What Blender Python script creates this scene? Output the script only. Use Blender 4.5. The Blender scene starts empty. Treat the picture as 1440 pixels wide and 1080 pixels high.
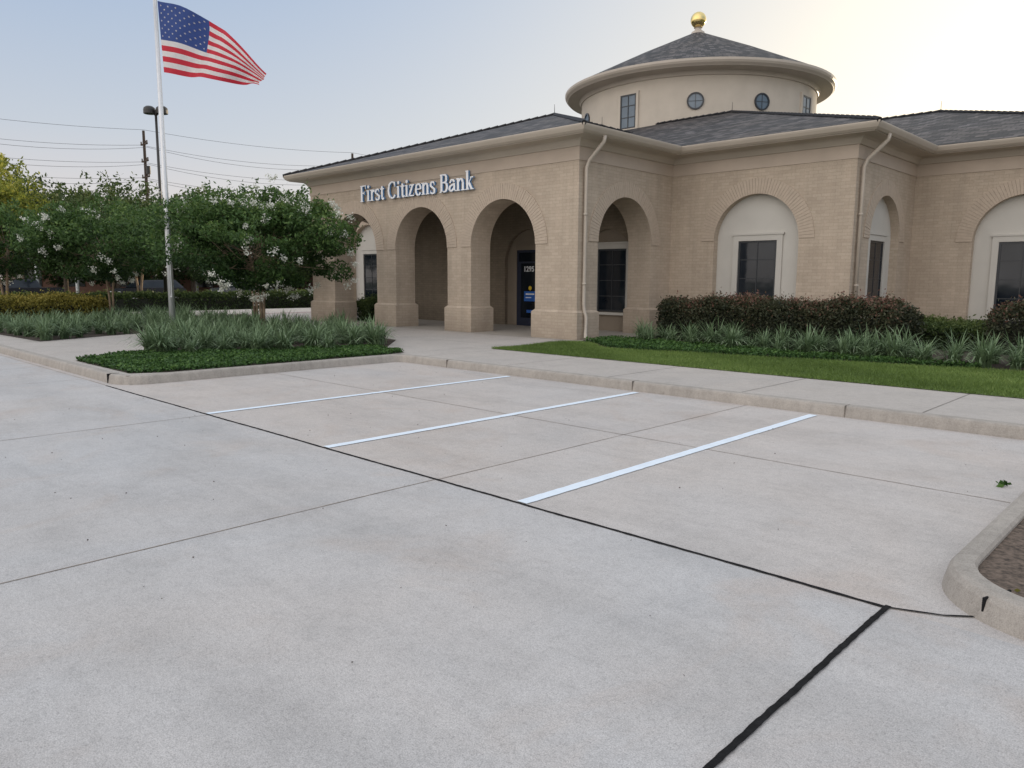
import bpy, math, random
import numpy as np
from mathutils import Matrix, Vector
random.seed(7); rng=np.random.default_rng(7)
S=bpy.context.scene
COL=S.collection
R=math.radians

# ------------------------------------------------------------------ helpers
class MB:
    def __init__(s): s.v=[];s.f=[];s.m=[];s.uv=[]
    def face(s,pts,m=0,uv=None):
        b=len(s.v); s.v+= [tuple(p) for p in pts]; s.f.append(tuple(range(b,b+len(pts)))); s.m.append(m)
        s.uv.append(uv if uv else [(0,0)]*len(pts))
    def box(s,x0,x1,y0,y1,z0,z1,m=0):
        c=[(x0,y0,z0),(x1,y0,z0),(x1,y1,z0),(x0,y1,z0),(x0,y0,z1),(x1,y0,z1),(x1,y1,z1),(x0,y1,z1)]
        b=len(s.v); s.v+=c
        for f in ((0,3,2,1),(4,5,6,7),(0,1,5,4),(1,2,6,5),(2,3,7,6),(3,0,4,7)):
            s.f.append(tuple(b+i for i in f)); s.m.append(m); s.uv.append([(0,0)]*4)
    def tube(s,pts,rad,n=8,m=0,cap=True):
        pts=[Vector(p) for p in pts]; 
        if not hasattr(rad,'__len__'): rad=[rad]*len(pts)
        rings=[]
        up=Vector((0.03,0.02,1))
        for i,p in enumerate(pts):
            t=(pts[min(i+1,len(pts)-1)]-pts[max(i-1,0)]).normalized()
            a=t.cross(up)
            if a.length<1e-3: a=t.cross(Vector((1,0.1,0)))
            a.normalize(); b=t.cross(a).normalized()
            if i and a.dot(pa)<0: a=-a;b=-b
            pa=a
            rings.append([p+(a*math.cos(k*2*math.pi/n)+b*math.sin(k*2*math.pi/n))*rad[i] for k in range(n)])
        base=len(s.v)
        for r in rings: s.v+=[tuple(q) for q in r]
        for i in range(len(rings)-1):
            for k in range(n):
                k2=(k+1)%n
                s.f.append((base+i*n+k,base+i*n+k2,base+(i+1)*n+k2,base+(i+1)*n+k)); s.m.append(m); s.uv.append([(0,0)]*4)
        if cap:
            s.f.append(tuple(base+k for k in range(n))[::-1]); s.m.append(m); s.uv.append([(0,0)]*n)
            s.f.append(tuple(base+(len(rings)-1)*n+k for k in range(n))); s.m.append(m); s.uv.append([(0,0)]*n)
    def revolve(s,prof,cx,cy,n=96,m=0,uvs=False,a0=0,a1=2*math.pi):
        for k in range(n):
            t0=a0+(a1-a0)*k/n; t1=a0+(a1-a0)*(k+1)/n
            L=0
            for i in range(len(prof)-1):
                (r0,z0),(r1,z1)=prof[i],prof[i+1]
                q=[(cx+r0*math.cos(t0),cy+r0*math.sin(t0),z0),(cx+r0*math.cos(t1),cy+r0*math.sin(t1),z0),
                   (cx+r1*math.cos(t1),cy+r1*math.sin(t1),z1),(cx+r1*math.cos(t0),cy+r1*math.sin(t0),z1)]
                d=math.hypot(r1-r0,z1-z0)
                RR=prof[0][0]
                uv=[(t0*RR,L),(t1*RR,L),(t1*RR,L+d),(t0*RR,L+d)]
                L+=d
                if r1<1e-4: q=q[:3];uv=uv[:3]
                s.face(q,m,uv)
    def obj(s,name,mats,smooth=False,parent=None,bevel=0,merge=False,**kw):
        me=bpy.data.meshes.new(name); me.from_pydata(s.v,[],s.f)
        for mt in (mats if isinstance(mats,(list,tuple)) else [mats]): me.materials.append(mt)
        me.polygons.foreach_set('material_index',s.m)
        uvl=me.uv_layers.new(name='UVMap')
        flat=[c for u in s.uv for p in u for c in p]
        uvl.data.foreach_set('uv',flat)
        if smooth: me.polygons.foreach_set('use_smooth',[True]*len(s.f))
        me.update()
        if merge:
            import bmesh
            bm=bmesh.new(); bm.from_mesh(me); bmesh.ops.remove_doubles(bm,verts=bm.verts,dist=1e-4); bmesh.ops.recalc_face_normals(bm,faces=bm.faces); bm.to_mesh(me); bm.free()
        o=bpy.data.objects.new(name,me); COL.objects.link(o)
        if bevel:
            md=o.modifiers.new('b','BEVEL'); md.width=bevel; md.segments=2; md.limit_method='ANGLE'
        tag(o,parent,**kw)
        return o
def tag(o,parent=None,label=None,category=None,kind=None,group=None):
    if parent is not None:
        o.parent=parent
        o.matrix_parent_inverse=PW[parent.name].inverted() if parent.name in PW else Matrix.Identity(4)
    if label: o['label']=label
    if category: o['category']=category
    if kind: o['kind']=kind
    if group: o['group']=group
PW={}
def empty(name,loc,**kw):
    o=bpy.data.objects.new(name,None); COL.objects.link(o); o.location=loc; o.empty_display_size=.3
    tag(o,**kw); PW[o.name]=Matrix.Translation(Vector(loc)); return o

# ------------------------------------------------------------------ materials
def newmat(name):
    m=bpy.data.materials.new(name); m.use_nodes=True; nt=m.node_tree
    return m,nt,nt.nodes['Principled BSDF']
def N(nt,t,**kw):
    n=nt.nodes.new(t)
    for k,v in kw.items(): setattr(n,k,v)
    return n
def MA(nt,op,a,b=None,c=None,clamp=False):
    n=N(nt,'ShaderNodeMath',operation=op,use_clamp=clamp)
    for s,v in zip(n.inputs,(a,b,c)):
        if v is None: continue
        if isinstance(v,(int,float)): s.default_value=v
        else: nt.links.new(v,s)
    return n.outputs[0]
def noise(nt,vec,scale,detail=4,rough=.55,dist=0):
    n=N(nt,'ShaderNodeTexNoise'); n.inputs['Scale'].default_value=scale; n.inputs['Detail'].default_value=detail
    n.inputs['Roughness'].default_value=rough; n.inputs['Distortion'].default_value=dist
    if vec is not None: nt.links.new(vec,n.inputs['Vector'])
    return n.outputs['Fac']
def ramp(nt,fac,stops):
    r=N(nt,'ShaderNodeValToRGB'); el=r.color_ramp.elements
    while len(el)<len(stops): el.new(.5)
    for e,(p,c) in zip(el,stops):
        e.position=p; e.color=(c,c,c,1) if not hasattr(c,'__len__') else (*c,1)
    nt.links.new(fac,r.inputs['Fac']); return r.outputs['Color']
def mix(nt,fac,a,b,mode='MIX'):
    n=N(nt,'ShaderNodeMix',data_type='RGBA',blend_type=mode)
    for s,v in ((n.inputs[0],fac),(n.inputs[6],a),(n.inputs[7],b)):
        if isinstance(v,(int,float)): s.default_value=v
        elif isinstance(v,tuple): s.default_value=(*v,1)
        else: nt.links.new(v,s)
    return n.outputs[2]
def pos(nt): return N(nt,'ShaderNodeNewGeometry').outputs['Position']
def bump(nt,b,h,st,dist=.02):
    n=N(nt,'ShaderNodeBump'); n.inputs['Strength'].default_value=st; n.inputs['Distance'].default_value=dist
    nt.links.new(h,n.inputs['Height']); nt.links.new(n.outputs['Normal'],b.inputs['Normal'])
def simple(name,c,rough=.6,var=.12,scale=4,metal=0,bmp=0,bs=60,spec=.5):
    m,nt,b=newmat(name); p=pos(nt)
    f=noise(nt,p,scale,6)
    c1=tuple(x*(1-var) for x in c); c2=tuple(min(1,x*(1+var)) for x in c)
    nt.links.new(ramp(nt,f,[(.3,c1),(.7,c2)]),b.inputs['Base Color'])
    b.inputs['Roughness'].default_value=rough; b.inputs['Metallic'].default_value=metal
    b.inputs['Specular IOR Level'].default_value=spec
    if bmp: bump(nt,b,noise(nt,p,bs,3),bmp,.01)
    return m
def concrete(name,base,warm,fine=1.0,stainy=1.0,lot=False,grime=False):
    m,nt,b=newmat(name); p=pos(nt)
    n1=noise(nt,p,.32,6,.6,.6); n2=noise(nt,p,1.7,8,.65); n3=noise(nt,p,55,3,.7); n4=noise(nt,p,170,2,.6); n5=noise(nt,p,12,6,.7)
    fac=ramp(nt,n1,[(.35,0.),(.68,1.)])
    if lot:
        sp=N(nt,'ShaderNodeSeparateXYZ'); nt.links.new(p,sp.inputs[0])
        st=MA(nt,'MULTIPLY',MA(nt,'GREATER_THAN',sp.outputs[1],0.0),.5)
        wn=N(nt,'ShaderNodeTexWhiteNoise',noise_dimensions='2D')
        cb=N(nt,'ShaderNodeCombineXYZ'); nt.links.new(MA(nt,'FLOOR',MA(nt,'DIVIDE',MA(nt,'ADD',sp.outputs[0],1.0),4.4)),cb.inputs[0]); nt.links.new(MA(nt,'FLOOR',MA(nt,'DIVIDE',sp.outputs[1],6.2)),cb.inputs[1])
        nt.links.new(cb.outputs[0],wn.inputs['Vector'])
        fac=MA(nt,'ADD',MA(nt,'MULTIPLY',fac,.55),st,clamp=True)
    c=mix(nt,fac,base,warm)
    if lot:
        c=mix(nt,1.,c,ramp(nt,wn.outputs['Value'],[(0,.95),(1,1.03)]),'MULTIPLY')
        mp_=N(nt,'ShaderNodeMapping'); mp_.inputs['Scale'].default_value=(.25,1.2,1); nt.links.new(p,mp_.inputs['Vector'])
        c=mix(nt,.75,c,ramp(nt,noise(nt,mp_.outputs[0],1.1,8,.62,.8),[(.33,.87),(.5,1.0),(.68,1.06)]),'MULTIPLY')
        c=mix(nt,MA(nt,'MULTIPLY',ramp(nt,noise(nt,p,.7,5,.6,1.0),[(.54,0.),(.70,1.)]),.38),c,(.48,.40,.345))
        tr=noise(nt,p,.9,4,.6)
        for yy in (-1.15,-2.75):
            dd=MA(nt,'ABSOLUTE',MA(nt,'SUBTRACT',MA(nt,'ADD',sp.outputs[1],MA(nt,'MULTIPLY',tr,.5)),yy+.25))
            k=MA(nt,'MULTIPLY',MA(nt,'SUBTRACT',1.0,MA(nt,'DIVIDE',dd,.38),clamp=True),.14)
            c=mix(nt,k,c,(.34,.33,.32))
    d=ramp(nt,n2,[(.25,.88),(.5,1.0),(.75,1.05)])
    c=mix(nt,1.0,c,d,'MULTIPLY')
    d=ramp(nt,n5,[(.28,.89),(.5,1.0),(.72,1.06)]); c=mix(nt,1.0*stainy,c,d,'MULTIPLY')
    d=ramp(nt,n3,[(.30,.74),(.48,1.0),(.7,1.12)]); c=mix(nt,.75*fine,c,d,'MULTIPLY')
    d=ramp(nt,n4,[(.32,.66),(.5,1.0),(.68,1.22)]); c=mix(nt,.85*fine,c,d,'MULTIPLY')
    sp2=noise(nt,p,7.5,2,.5); d=ramp(nt,sp2,[(.74,1.0),(.79,.72)]); c=mix(nt,.6,c,d,'MULTIPLY')
    if grime:
        mg=N(nt,'ShaderNodeMapping'); mg.inputs['Scale'].default_value=(3,3,.6); nt.links.new(p,mg.inputs['Vector'])
        c=mix(nt,.40,c,ramp(nt,noise(nt,mg.outputs[0],2.2,7,.7),[(.35,.62),(.6,1.05)]),'MULTIPLY')
    nt.links.new(c,b.inputs['Base Color']); b.inputs['Roughness'].default_value=.85
    b.inputs['Specular IOR Level'].default_value=.3
    bump(nt,b,MA(nt,'ADD',n3,n4),.28*fine,.004)
    return m
M={}
M['lot']=concrete('lot concrete',(.492,.488,.488),(.525,.48,.445),lot=True)
M['walk']=concrete('sidewalk concrete',(.45,.42,.39),(.49,.45,.41),.7)
M['curb']=concrete('curb concrete',(.37,.34,.305),(.43,.395,.355),.7,grime=True)
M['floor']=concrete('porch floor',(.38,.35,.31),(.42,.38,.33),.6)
M['tar']=simple('joint sealant',(.014,.014,.015),.9,.4,20,bmp=.6,spec=.15)
M['saw']=simple('saw cut',(.26,.215,.175),.9,.3,6)
M['walkcut']=simple('walk joint',(.17,.15,.13),.9,.3,6)
def paint_mat():
    m,nt,b=newmat('road paint'); p=pos(nt)
    n=noise(nt,p,90,3,.7); n2=noise(nt,p,5,5,.6)
    c=mix(nt,ramp(nt,n,[(.28,1.),(.38,0.)]),(.79,.88,.97),(.60,.65,.70))
    c=mix(nt,.5,c,ramp(nt,n2,[(.3,.88),(.6,1.05)]),'MULTIPLY')
    nt.links.new(c,b.inputs['Base Color']); b.inputs['Roughness'].default_value=.6; bump(nt,b,n,.3,.003); return m
M['paint']=paint_mat()
def brick_mat(name,c1,c2,mort):
    m,nt,b=newmat(name); p=pos(nt)
    sp=N(nt,'ShaderNodeSeparateXYZ'); nt.links.new(p,sp.inputs[0])
    ad=N(nt,'ShaderNodeMath',operation='ADD'); nt.links.new(sp.outputs[0],ad.inputs[0]); nt.links.new(sp.outputs[1],ad.inputs[1])
    cb=N(nt,'ShaderNodeCombineXYZ'); nt.links.new(ad.outputs[0],cb.inputs[0]); nt.links.new(sp.outputs[2],cb.inputs[1])
    br=N(nt,'ShaderNodeTexBrick'); nt.links.new(cb.outputs[0],br.inputs['Vector'])
    br.inputs['Scale'].default_value=1; br.inputs['Brick Width'].default_value=.24; br.inputs['Row Height'].default_value=.085
    br.inputs['Mortar Size'].default_value=.007; br.inputs['Mortar Smooth'].default_value=.4; br.inputs['Bias'].default_value=0
    br.inputs['Color1'].default_value=(*c1,1); br.inputs['Color2'].default_value=(*c2,1); br.inputs['Mortar'].default_value=(*mort,1)
    n=noise(nt,p,.9,6,.6); n2=noise(nt,p,25,4,.6)
    c=mix(nt,1.,br.outputs['Color'],ramp(nt,n,[(.25,.88),(.7,1.07)]),'MULTIPLY')
    c=mix(nt,.5,c,ramp(nt,n2,[(.3,.86),(.7,1.08)]),'MULTIPLY')
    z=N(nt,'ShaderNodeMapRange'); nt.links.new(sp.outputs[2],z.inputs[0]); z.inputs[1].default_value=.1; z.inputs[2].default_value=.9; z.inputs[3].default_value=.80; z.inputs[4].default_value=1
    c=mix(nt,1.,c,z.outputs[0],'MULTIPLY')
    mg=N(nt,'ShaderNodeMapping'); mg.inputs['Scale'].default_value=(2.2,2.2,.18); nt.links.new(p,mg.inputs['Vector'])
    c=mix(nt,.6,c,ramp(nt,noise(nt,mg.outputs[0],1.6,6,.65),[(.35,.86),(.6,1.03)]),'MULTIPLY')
    nt.links.new(c,b.inputs['Base Color']); b.inputs['Roughness'].default_value=.85; b.inputs['Specular IOR Level'].default_value=.25
    inv=MA(nt,'SUBTRACT',1.,br.outputs['Fac'])
    bump(nt,b,inv,.28,.005); return m
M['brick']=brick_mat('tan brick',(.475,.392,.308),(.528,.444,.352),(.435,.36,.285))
M['brickshade']=brick_mat('shaded porch brick',(.25,.205,.155),(.29,.24,.18),(.21,.175,.13))  # same tan brick, with the porch's shade put into its colour
M['ring']=simple('soldier brick',(.495,.41,.325),.85,.07,9,bmp=.2)
M['stucco']=simple('beige stucco',(.57,.51,.43),.9,.05,1.5,bmp=.25,bs=150)
M['stuccodk']=simple('taupe stucco',(.49,.41,.335),.9,.06,1.5,bmp=.25,bs=150)
M['stuccoshade']=simple('shaded porch stucco',(.27,.225,.175),.9,.06,1.5,bmp=.25,bs=150)  # taupe stucco darkened, so the colour itself carries the porch shade
M['cream']=simple('cream stucco',(.55,.53,.485),.85,.05,1.2,bmp=.2,bs=150)
M['trim']=simple('cream trim paint',(.50,.44,.37),.5,.06,1.3)
M['frame']=simple('black window frame',(.022,.026,.032),.35,.1,5)
M['gold']=simple('gold leaf',(.85,.66,.28),.22,.08,6,metal=1)
M['white']=simple('white enamel',(.90,.92,.95),.4,.03,5)
M['letterside']=simple('letter side blue',(.14,.32,.60),.45,.1,5)
M['blue']=simple('logo blue',(.02,.14,.55),.4,.05,5)
M['yellow']=simple('logo yellow',(.85,.60,.03),.4,.05,5)
M['steel']=simple('brushed aluminium',(.66,.67,.68),.35,.06,8,metal=.5)
M['dark']=simple('dark bronze metal',(.03,.028,.026),.45,.2,5)
M['wire']=simple('weathered wire',(.11,.11,.12),.7,.1,5)
M['wood']=simple('weathered utility wood',(.07,.05,.038),.9,.25,6)
M['bark']=simple('crape bark',(.30,.22,.15),.8,.3,7,bmp=.4)
M['barkdk']=simple('dark bark',(.13,.10,.075),.9,.3,7,bmp=.4)
M['mulch']=simple('mulch',(.055,.040,.03),.95,.6,22,bmp=1,bs=40)
M['core']=simple('shaded twigs',(.014,.016,.010),.95,.6,22)  # near-black fill, shade inside the hedges put into its colour
M['dirt']=simple('gravelly dirt',(.12,.09,.07),.95,.7,30,bmp=1,bs=50)
M['red']=simple('fire lane red',(.42,.05,.05),.7,.15,6)
def glass_mat(name,a,b_,spec):
    m,nt,b=newmat(name); p=pos(nt)
    f=noise(nt,p,.8,3)
    nt.links.new(ramp(nt,f,[(.35,a),(.7,b_)]),b.inputs['Base Color'])
    b.inputs['Roughness'].default_value=.05; b.inputs['Specular IOR Level'].default_value=spec
    bump(nt,b,noise(nt,p,1.3,2),.04,.05)
    return m
M['glass']=glass_mat('tinted glass',(.006,.010,.016),(.024,.030,.038),.38)
M['glassblue']=glass_mat('painted sky glass',(.07,.11,.15),(.15,.20,.25),.7)  # reflected sky painted into the base colour of the cupola panes
def slate():
    m,nt,b=newmat('slate shingles'); uv=N(nt,'ShaderNodeTexCoord').outputs['UV']
    br=N(nt,'ShaderNodeTexBrick'); nt.links.new(uv,br.inputs['Vector']); br.inputs['Scale'].default_value=1
    br.inputs['Brick Width'].default_value=.34; br.inputs['Row Height'].default_value=.24; br.inputs['Mortar Size'].default_value=.014
    br.inputs['Mortar Smooth'].default_value=.2; br.inputs['Bias'].default_value=-.25
    br.inputs['Color1'].default_value=(.032,.032,.034,1); br.inputs['Color2'].default_value=(.165,.15,.145,1); br.inputs['Mortar'].default_value=(.014,.014,.016,1)
    n=noise(nt,uv,2.2,5,.6); n2=noise(nt,uv,.4,3)
    c=mix(nt,1.,br.outputs['Color'],ramp(nt,n,[(.3,.5),(.7,1.5)]),'MULTIPLY')
    c=mix(nt,.4,c,ramp(nt,n2,[(.3,(.85,.88,1.0)),(.7,(1.2,1.05,.9))]),'MULTIPLY')
    nt.links.new(c,b.inputs['Base Color']); b.inputs['Roughness'].default_value=.7; b.inputs['Specular IOR Level'].default_value=.35
    sx=N(nt,'ShaderNodeSeparateXYZ'); nt.links.new(uv,sx.inputs[0])
    fr=MA(nt,'FRACT',MA(nt,'DIVIDE',sx.outputs[1],.24))
    bump(nt,b,MA(nt,'ADD',MA(nt,'SUBTRACT',1.,fr),n),1.,.05); return m
M['slate']=slate()
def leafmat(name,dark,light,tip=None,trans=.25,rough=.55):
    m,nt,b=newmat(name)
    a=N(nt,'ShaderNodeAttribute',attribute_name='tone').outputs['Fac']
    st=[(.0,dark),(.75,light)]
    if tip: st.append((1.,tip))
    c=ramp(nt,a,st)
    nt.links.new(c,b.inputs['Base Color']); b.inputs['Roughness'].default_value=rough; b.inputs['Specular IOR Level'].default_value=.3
    t=N(nt,'ShaderNodeBsdfTranslucent'); nt.links.new(c,t.inputs['Color'])
    mx=N(nt,'ShaderNodeMixShader'); mx.inputs[0].default_value=trans
    out=[n for n in nt.nodes if n.type=='OUTPUT_MATERIAL'][0]
    nt.links.new(b.outputs[0],mx.inputs[1]); nt.links.new(t.outputs[0],mx.inputs[2]); nt.links.new(mx.outputs[0],out.inputs['Surface'])
    return m
M['leaf']=leafmat('crape myrtle leaf',(.016,.042,.012),(.085,.16,.042),(.17,.25,.07))
M['leafsun']=leafmat('sunlit tree leaf',(.07,.095,.015),(.24,.28,.05),(.42,.40,.08),.4)  # leaf colour raised to yellow, with sunlight put into it
M['leafdk']=leafmat('dark tree leaf',(.024,.045,.014),(.08,.12,.033),(.13,.17,.05),.3)
M['blossom']=leafmat('white blossom',(.60,.62,.52),(.85,.85,.78),None,.2)
M['lir']=leafmat('strap leaf',(.055,.10,.042),(.24,.335,.18),(.49,.56,.41),.2)
M['cover']=leafmat('ground cover leaf',(.02,.055,.012),(.065,.14,.032),(.12,.22,.05),.15)
M['grassb']=leafmat('grass blade',(.09,.145,.03),(.19,.28,.07),(.31,.38,.12),.2)
M['lorop']=leafmat('purple shrub leaf',(.020,.028,.015),(.070,.075,.038),(.19,.095,.070),.12)
M['golden']=leafmat('golden hedge leaf',(.10,.10,.02),(.30,.26,.05),(.48,.40,.10),.2)
M['lawn']=simple('lawn soil',(.12,.17,.05),.95,.35,3,bmp=.8,bs=90)
def groundmat():
    m,nt,b=newmat('ground'); p=pos(nt)
    nt.links.new(ramp(nt,noise(nt,p,.05,6),[(.35,(.07,.09,.03)),(.6,(.11,.12,.05)),(.8,(.16,.14,.09))]),b.inputs['Base Color']); b.inputs['Roughness'].default_value=.95; return m
M['ground']=groundmat()

# ------------------------------------------------------------------ ground and paving
def rect(name,x0,x1,y0,y1,z,mat,sub=1,**kw):
    b=MB(); b.face([(x0,y0,z),(x1,y0,z),(x1,y1,z),(x0,y1,z)]); return b.obj(name,mat,**kw)
def poly(name,pts,z,mat,**kw):
    b=MB(); b.face([(x,y,z) for x,y in pts]); return b.obj(name,mat,**kw)
rect('ground',-1500,1500,-1500,1500,-.03,M['ground'],kind='structure')
b=MB(); b.face([(-120,-80,0),(60,-80,0),(60,.3,0),(-120,.3,0)]); b.face([(-8.9,.3,0),(60,.3,0),(60,5.8,0),(-8.9,5.8,0)])
b.face([(-37,.3,0),(-28.7,.3,0),(-28.7,70,0),(-37,70,0)])
b.face([(-58,.3,0),(-47,.3,0),(-47,34,0),(-58,34,0)])
b.obj('parking_lot',M['lot'],kind='structure')
def strip(b,pts,w,z,jit=.0,step=.06,wb_=.0):
    """irregular ribbon: jit = relative edge roughness, wb_ = slow drift in metres"""
    P=[]
    for (x0,y0),(x1,y1) in zip(pts[:-1],pts[1:]):
        L=math.hypot(x1-x0,y1-y0); n=max(1,int(L/step))
        for i in range(n): P.append((x0+(x1-x0)*i/n,y0+(y1-y0)*i/n))
    P.append(pts[-1]); prev=None; ph=random.uniform(0,6)
    for i,(x,y) in enumerate(P):
        x2,y2=P[min(i+1,len(P)-1)];xp,yp=P[max(i-1,0)]
        dx,dy=x2-xp,y2-yp;l=math.hypot(dx,dy) or 1;nx,ny=-dy/l,dx/l
        o=wb_*(math.sin(i*step*2.3+ph)+.5*math.sin(i*step*6.1+2*ph))
        wa=o+w/2*(1+random.uniform(-jit,jit)); wb=-o+w/2*(1+random.uniform(-jit,jit))
        cur=((x+nx*wa,y+ny*wa,z),(x-nx*wb,y-ny*wb,z))
        if prev: b.face([prev[0],prev[1],cur[1],cur[0]])
        prev=cur
b=MB(); strip(b,[(-9.1,0),(2.65,0)],.030,.004,.22,.05,.003); b.obj('expansion_joint',M['tar'],kind='structure')
b=MB(); strip(b,[(2.66,0.02),(2.64,-12)],.031,.008,.16,.03,.002); b.obj('expansion_joint',M['tar'],kind='structure')
b=MB(); strip(b,[(2.66,0),(2.9,.1),(3.15,.3)],.016,.006,.3); b.obj('expansion_joint',M['tar'],kind='structure')
b=MB()
for pts in ([(-1.0,-20),(-1.0,0)],[(-.98,.02),(-.98,5.65)],[(-5.4,-20),(-5.4,0)],[(-8.8,2.75),(2.7,2.72)],[(-10.2,-20),(-10.2,-.02)],[(-16,-20),(-16,-.02)],[(-22,-20),(-22,0)],[(-40,-6.2),(-1.0,-6.2)],[(-30,.02),(-9.2,.02)]):
    strip(b,pts,.010,.003,.3,.15,.002)
b.obj('control_joint',M['saw'],kind='structure')
for i,x in enumerate((-5.48,-2.74,0.0)):
    b=MB(); n=90; pv=None
    for k in range(n+1):
        y=.02+5.5*k/n; e=lambda:random.uniform(-.0035,.0035)
        c=((x-.055+e(),y,.0065),(x+.055+e(),y,.0065))
        if pv: b.face([pv[0],pv[1],c[1],c[0]])
        pv=c
    b.obj('painted_line',M['paint'],kind='structure')
def sweep(b,path,prof,m=0,closed_prof=True):
    n=len(path); rings=[]
    for i,(x,y) in enumerate(path):
        def nrm(a,c):
            dx,dy=c[0]-a[0],c[1]-a[1];l=math.hypot(dx,dy);return (dy/l,-dx/l)
        if i==0: nx,ny=nrm(path[0],path[1]);k=1
        elif i==n-1: nx,ny=nrm(path[-2],path[-1]);k=1
        else:
            a=nrm(path[i-1],path[i]);c=nrm(path[i],path[i+1]);sx,sy=a[0]+c[0],a[1]+c[1];l=math.hypot(sx,sy);nx,ny=sx/l,sy/l;k=1/(nx*a[0]+ny*a[1])
        rings.append([(x+nx*o*k,y+ny*o*k,z) for o,z in prof])
    np_=len(prof)
    for i in range(n-1):
        for j in range(np_ if closed_prof else np_-1):
            j2=(j+1)%np_
            b.face([rings[i][j],rings[i+1][j],rings[i+1][j2],rings[i][j2]],m)
    if closed_prof: b.face(rings[0],m); b.face(rings[-1][::-1],m)
def arcp(cx,cy,r,a0,a1,n=8): return [(cx+r*math.cos(R(a0+(a1-a0)*i/n)),cy+r*math.sin(R(a0+(a1-a0)*i/n))) for i in range(n+1)]
cprof=[(0.02,-.05),(.015,.02),(0.0,.11),(-.01,.135),(-.035,.15),(-.15,.151),(-.15,-.05)]
b=MB(); path=[(-28.4,.15)]+arcp(-9.32,.65,.5,-90,0)+arcp(-8.57,5.4,.25,180,90,6)+[(12,5.65)]
sweep(b,path,cprof); b.obj('kerb',M['curb'],kind='structure')
b=MB(); b.face([(-28.45,.28,.146),(-8.97,.28,.146),(-8.97,45,.146),(-28.45,45,.146)]); b.face([(-8.97,5.79,.146),(14,5.79,.146),(14,45,.146),(-8.97,45,.146)])
b.obj('sidewalk',M['walk'],kind='structure')
b=MB(); sweep(b,[(-28.6,70),(-28.6,.15)],[(0.02,-.05),(.0,.11),(-.03,.15),(-.15,.151),(-.15,-.05)]); b.obj('kerb',M['red'],kind='structure')
b=MB()
for x in np.arange(-8.2,12,2.35): strip(b,[(x,5.81),(x,8.0)],.010,.150,.2,.2)
strip(b,[(-9.0,6.3),(-9.0,11.2)],.010,.150,.2,.3); strip(b,[(-12.5,8.9),(-8.6,8.9)],.010,.150,.2,.3)
b.obj('control_joint',M['walkcut'],kind='structure')
for x in (-7.3,-2.9,.35,4.9):
    b=MB(); b.box(x-.004,x+.004,5.628,5.805,-.01,.1525); b.obj('control_joint',M['walkcut'],kind='structure')
b=MB(); b.box(-9.42,-9.395,.125,.31,0,.154); b.obj('expansion_joint',M['tar'],kind='structure')

# right hand island
isl=[(9,.06),(3.42,.06)]+arcp(3.42,.72,.66,270,180,16)[1:]+[(2.76,4.6)]+arcp(3.2,4.6,.44,180,90,5)[1:]+[(9,5.04)]
isl_path=isl[::-1]
b=MB(); sweep(b,isl_path,[(.015,-.05),(.0,.03),(-.02,.11),(-.04,.138),(-.07,.150),(-.145,.149),(-.16,.13),(-.165,-.05)] ); 
b.obj('kerb',M['curb'],kind='structure')
ins=[(9,.21),(3.42,.21)]+arcp(3.42,.72,.51,270,180,16)[1:]+[(2.91,4.6)]+arcp(3.2,4.6,.29,180,90,5)[1:]+[(9,4.89)]
b=MB(); b.face([(x,y,.112) for x,y in ins]); b.obj('planting_soil',M['dirt'],kind='structure')
b=MB(); a=R(236); ux,uy=math.cos(a),math.sin(a); px_,py_=-uy*.006,ux*.006
r0_,r1_,z0_,z1_=.495,.655,-.01,.1525
P=[(3.42+ux*r0_-px_,.72+uy*r0_-py_),(3.42+ux*r1_-px_,.72+uy*r1_-py_),(3.42+ux*r1_+px_,.72+uy*r1_+py_),(3.42+ux*r0_+px_,.72+uy*r0_+py_)]
for i in range(4):
    j=(i+1)%4; b.face([(*P[i],z0_),(*P[j],z0_),(*P[j],z1_-.03*(j in(1,2))),(*P[i],z1_-.03*(i in(1,2)))])
b.face([(*p,z1_-.03*(i in (1,2))) for i,p in enumerate(P)])
b.obj('expansion_joint',M['tar'],kind='structure')

# beds
def inpoly_np(X,Y,P):
    c=np.zeros(len(X),bool);j=len(P)-1
    for i in range(len(P)):
        xi,yi=P[i];xj,yj=P[j]
        if yi!=yj: c^=((yi>Y)!=(yj>Y))&(X<(xj-xi)*(Y-yi)/(yj-yi)+xi)
        j=i
    return c
def sample(P,n):
    P_=np.array(P);lo=P_.min(0);hi=P_.max(0);out=np.zeros((0,2))
    while len(out)<n:
        q=rng.uniform(lo,hi,(n*2,2)); q=q[inpoly_np(q[:,0],q[:,1],P)]; out=np.vstack([out,q])
    return out[:n]
bedF=[(-9.0,.95),(-9.25,.42),(-12.0,.42),(-12.75,1.5),(-14.2,3.0),(-16.5,3.2),(-18.6,4.2),(-19.5,6.6),(-15.5,8.6),(-12,8.0),(-10.4,6.5),(-9.1,6.0),(-9.0,5.5)]
coverF=[(-9.0,.95),(-9.25,.42),(-12.0,.42),(-12.75,1.5),(-12.0,3.0),(-10.6,6.3),(-9.1,6.0),(-9.0,5.5)]
plantF=[(-12.75,1.8),(-11.5,2.1),(-10.3,6.2),(-12,7.6),(-15.5,8.3),(-19.2,6.5),(-18.4,4.4),(-16.5,3.5),(-14.2,3.3)]
bedL=[(-17.4,1.2),(-27.5,.8),(-28.2,1.2),(-28.2,12),(-21,9.5),(-19.8,6.4),(-18.6,3.6)]
plantL=[(-17.6,1.35),(-24.6,1.1),(-24.4,4.6),(-26,7),(-21,9),(-19.6,5.8),(-18.5,3.6)]
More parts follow.
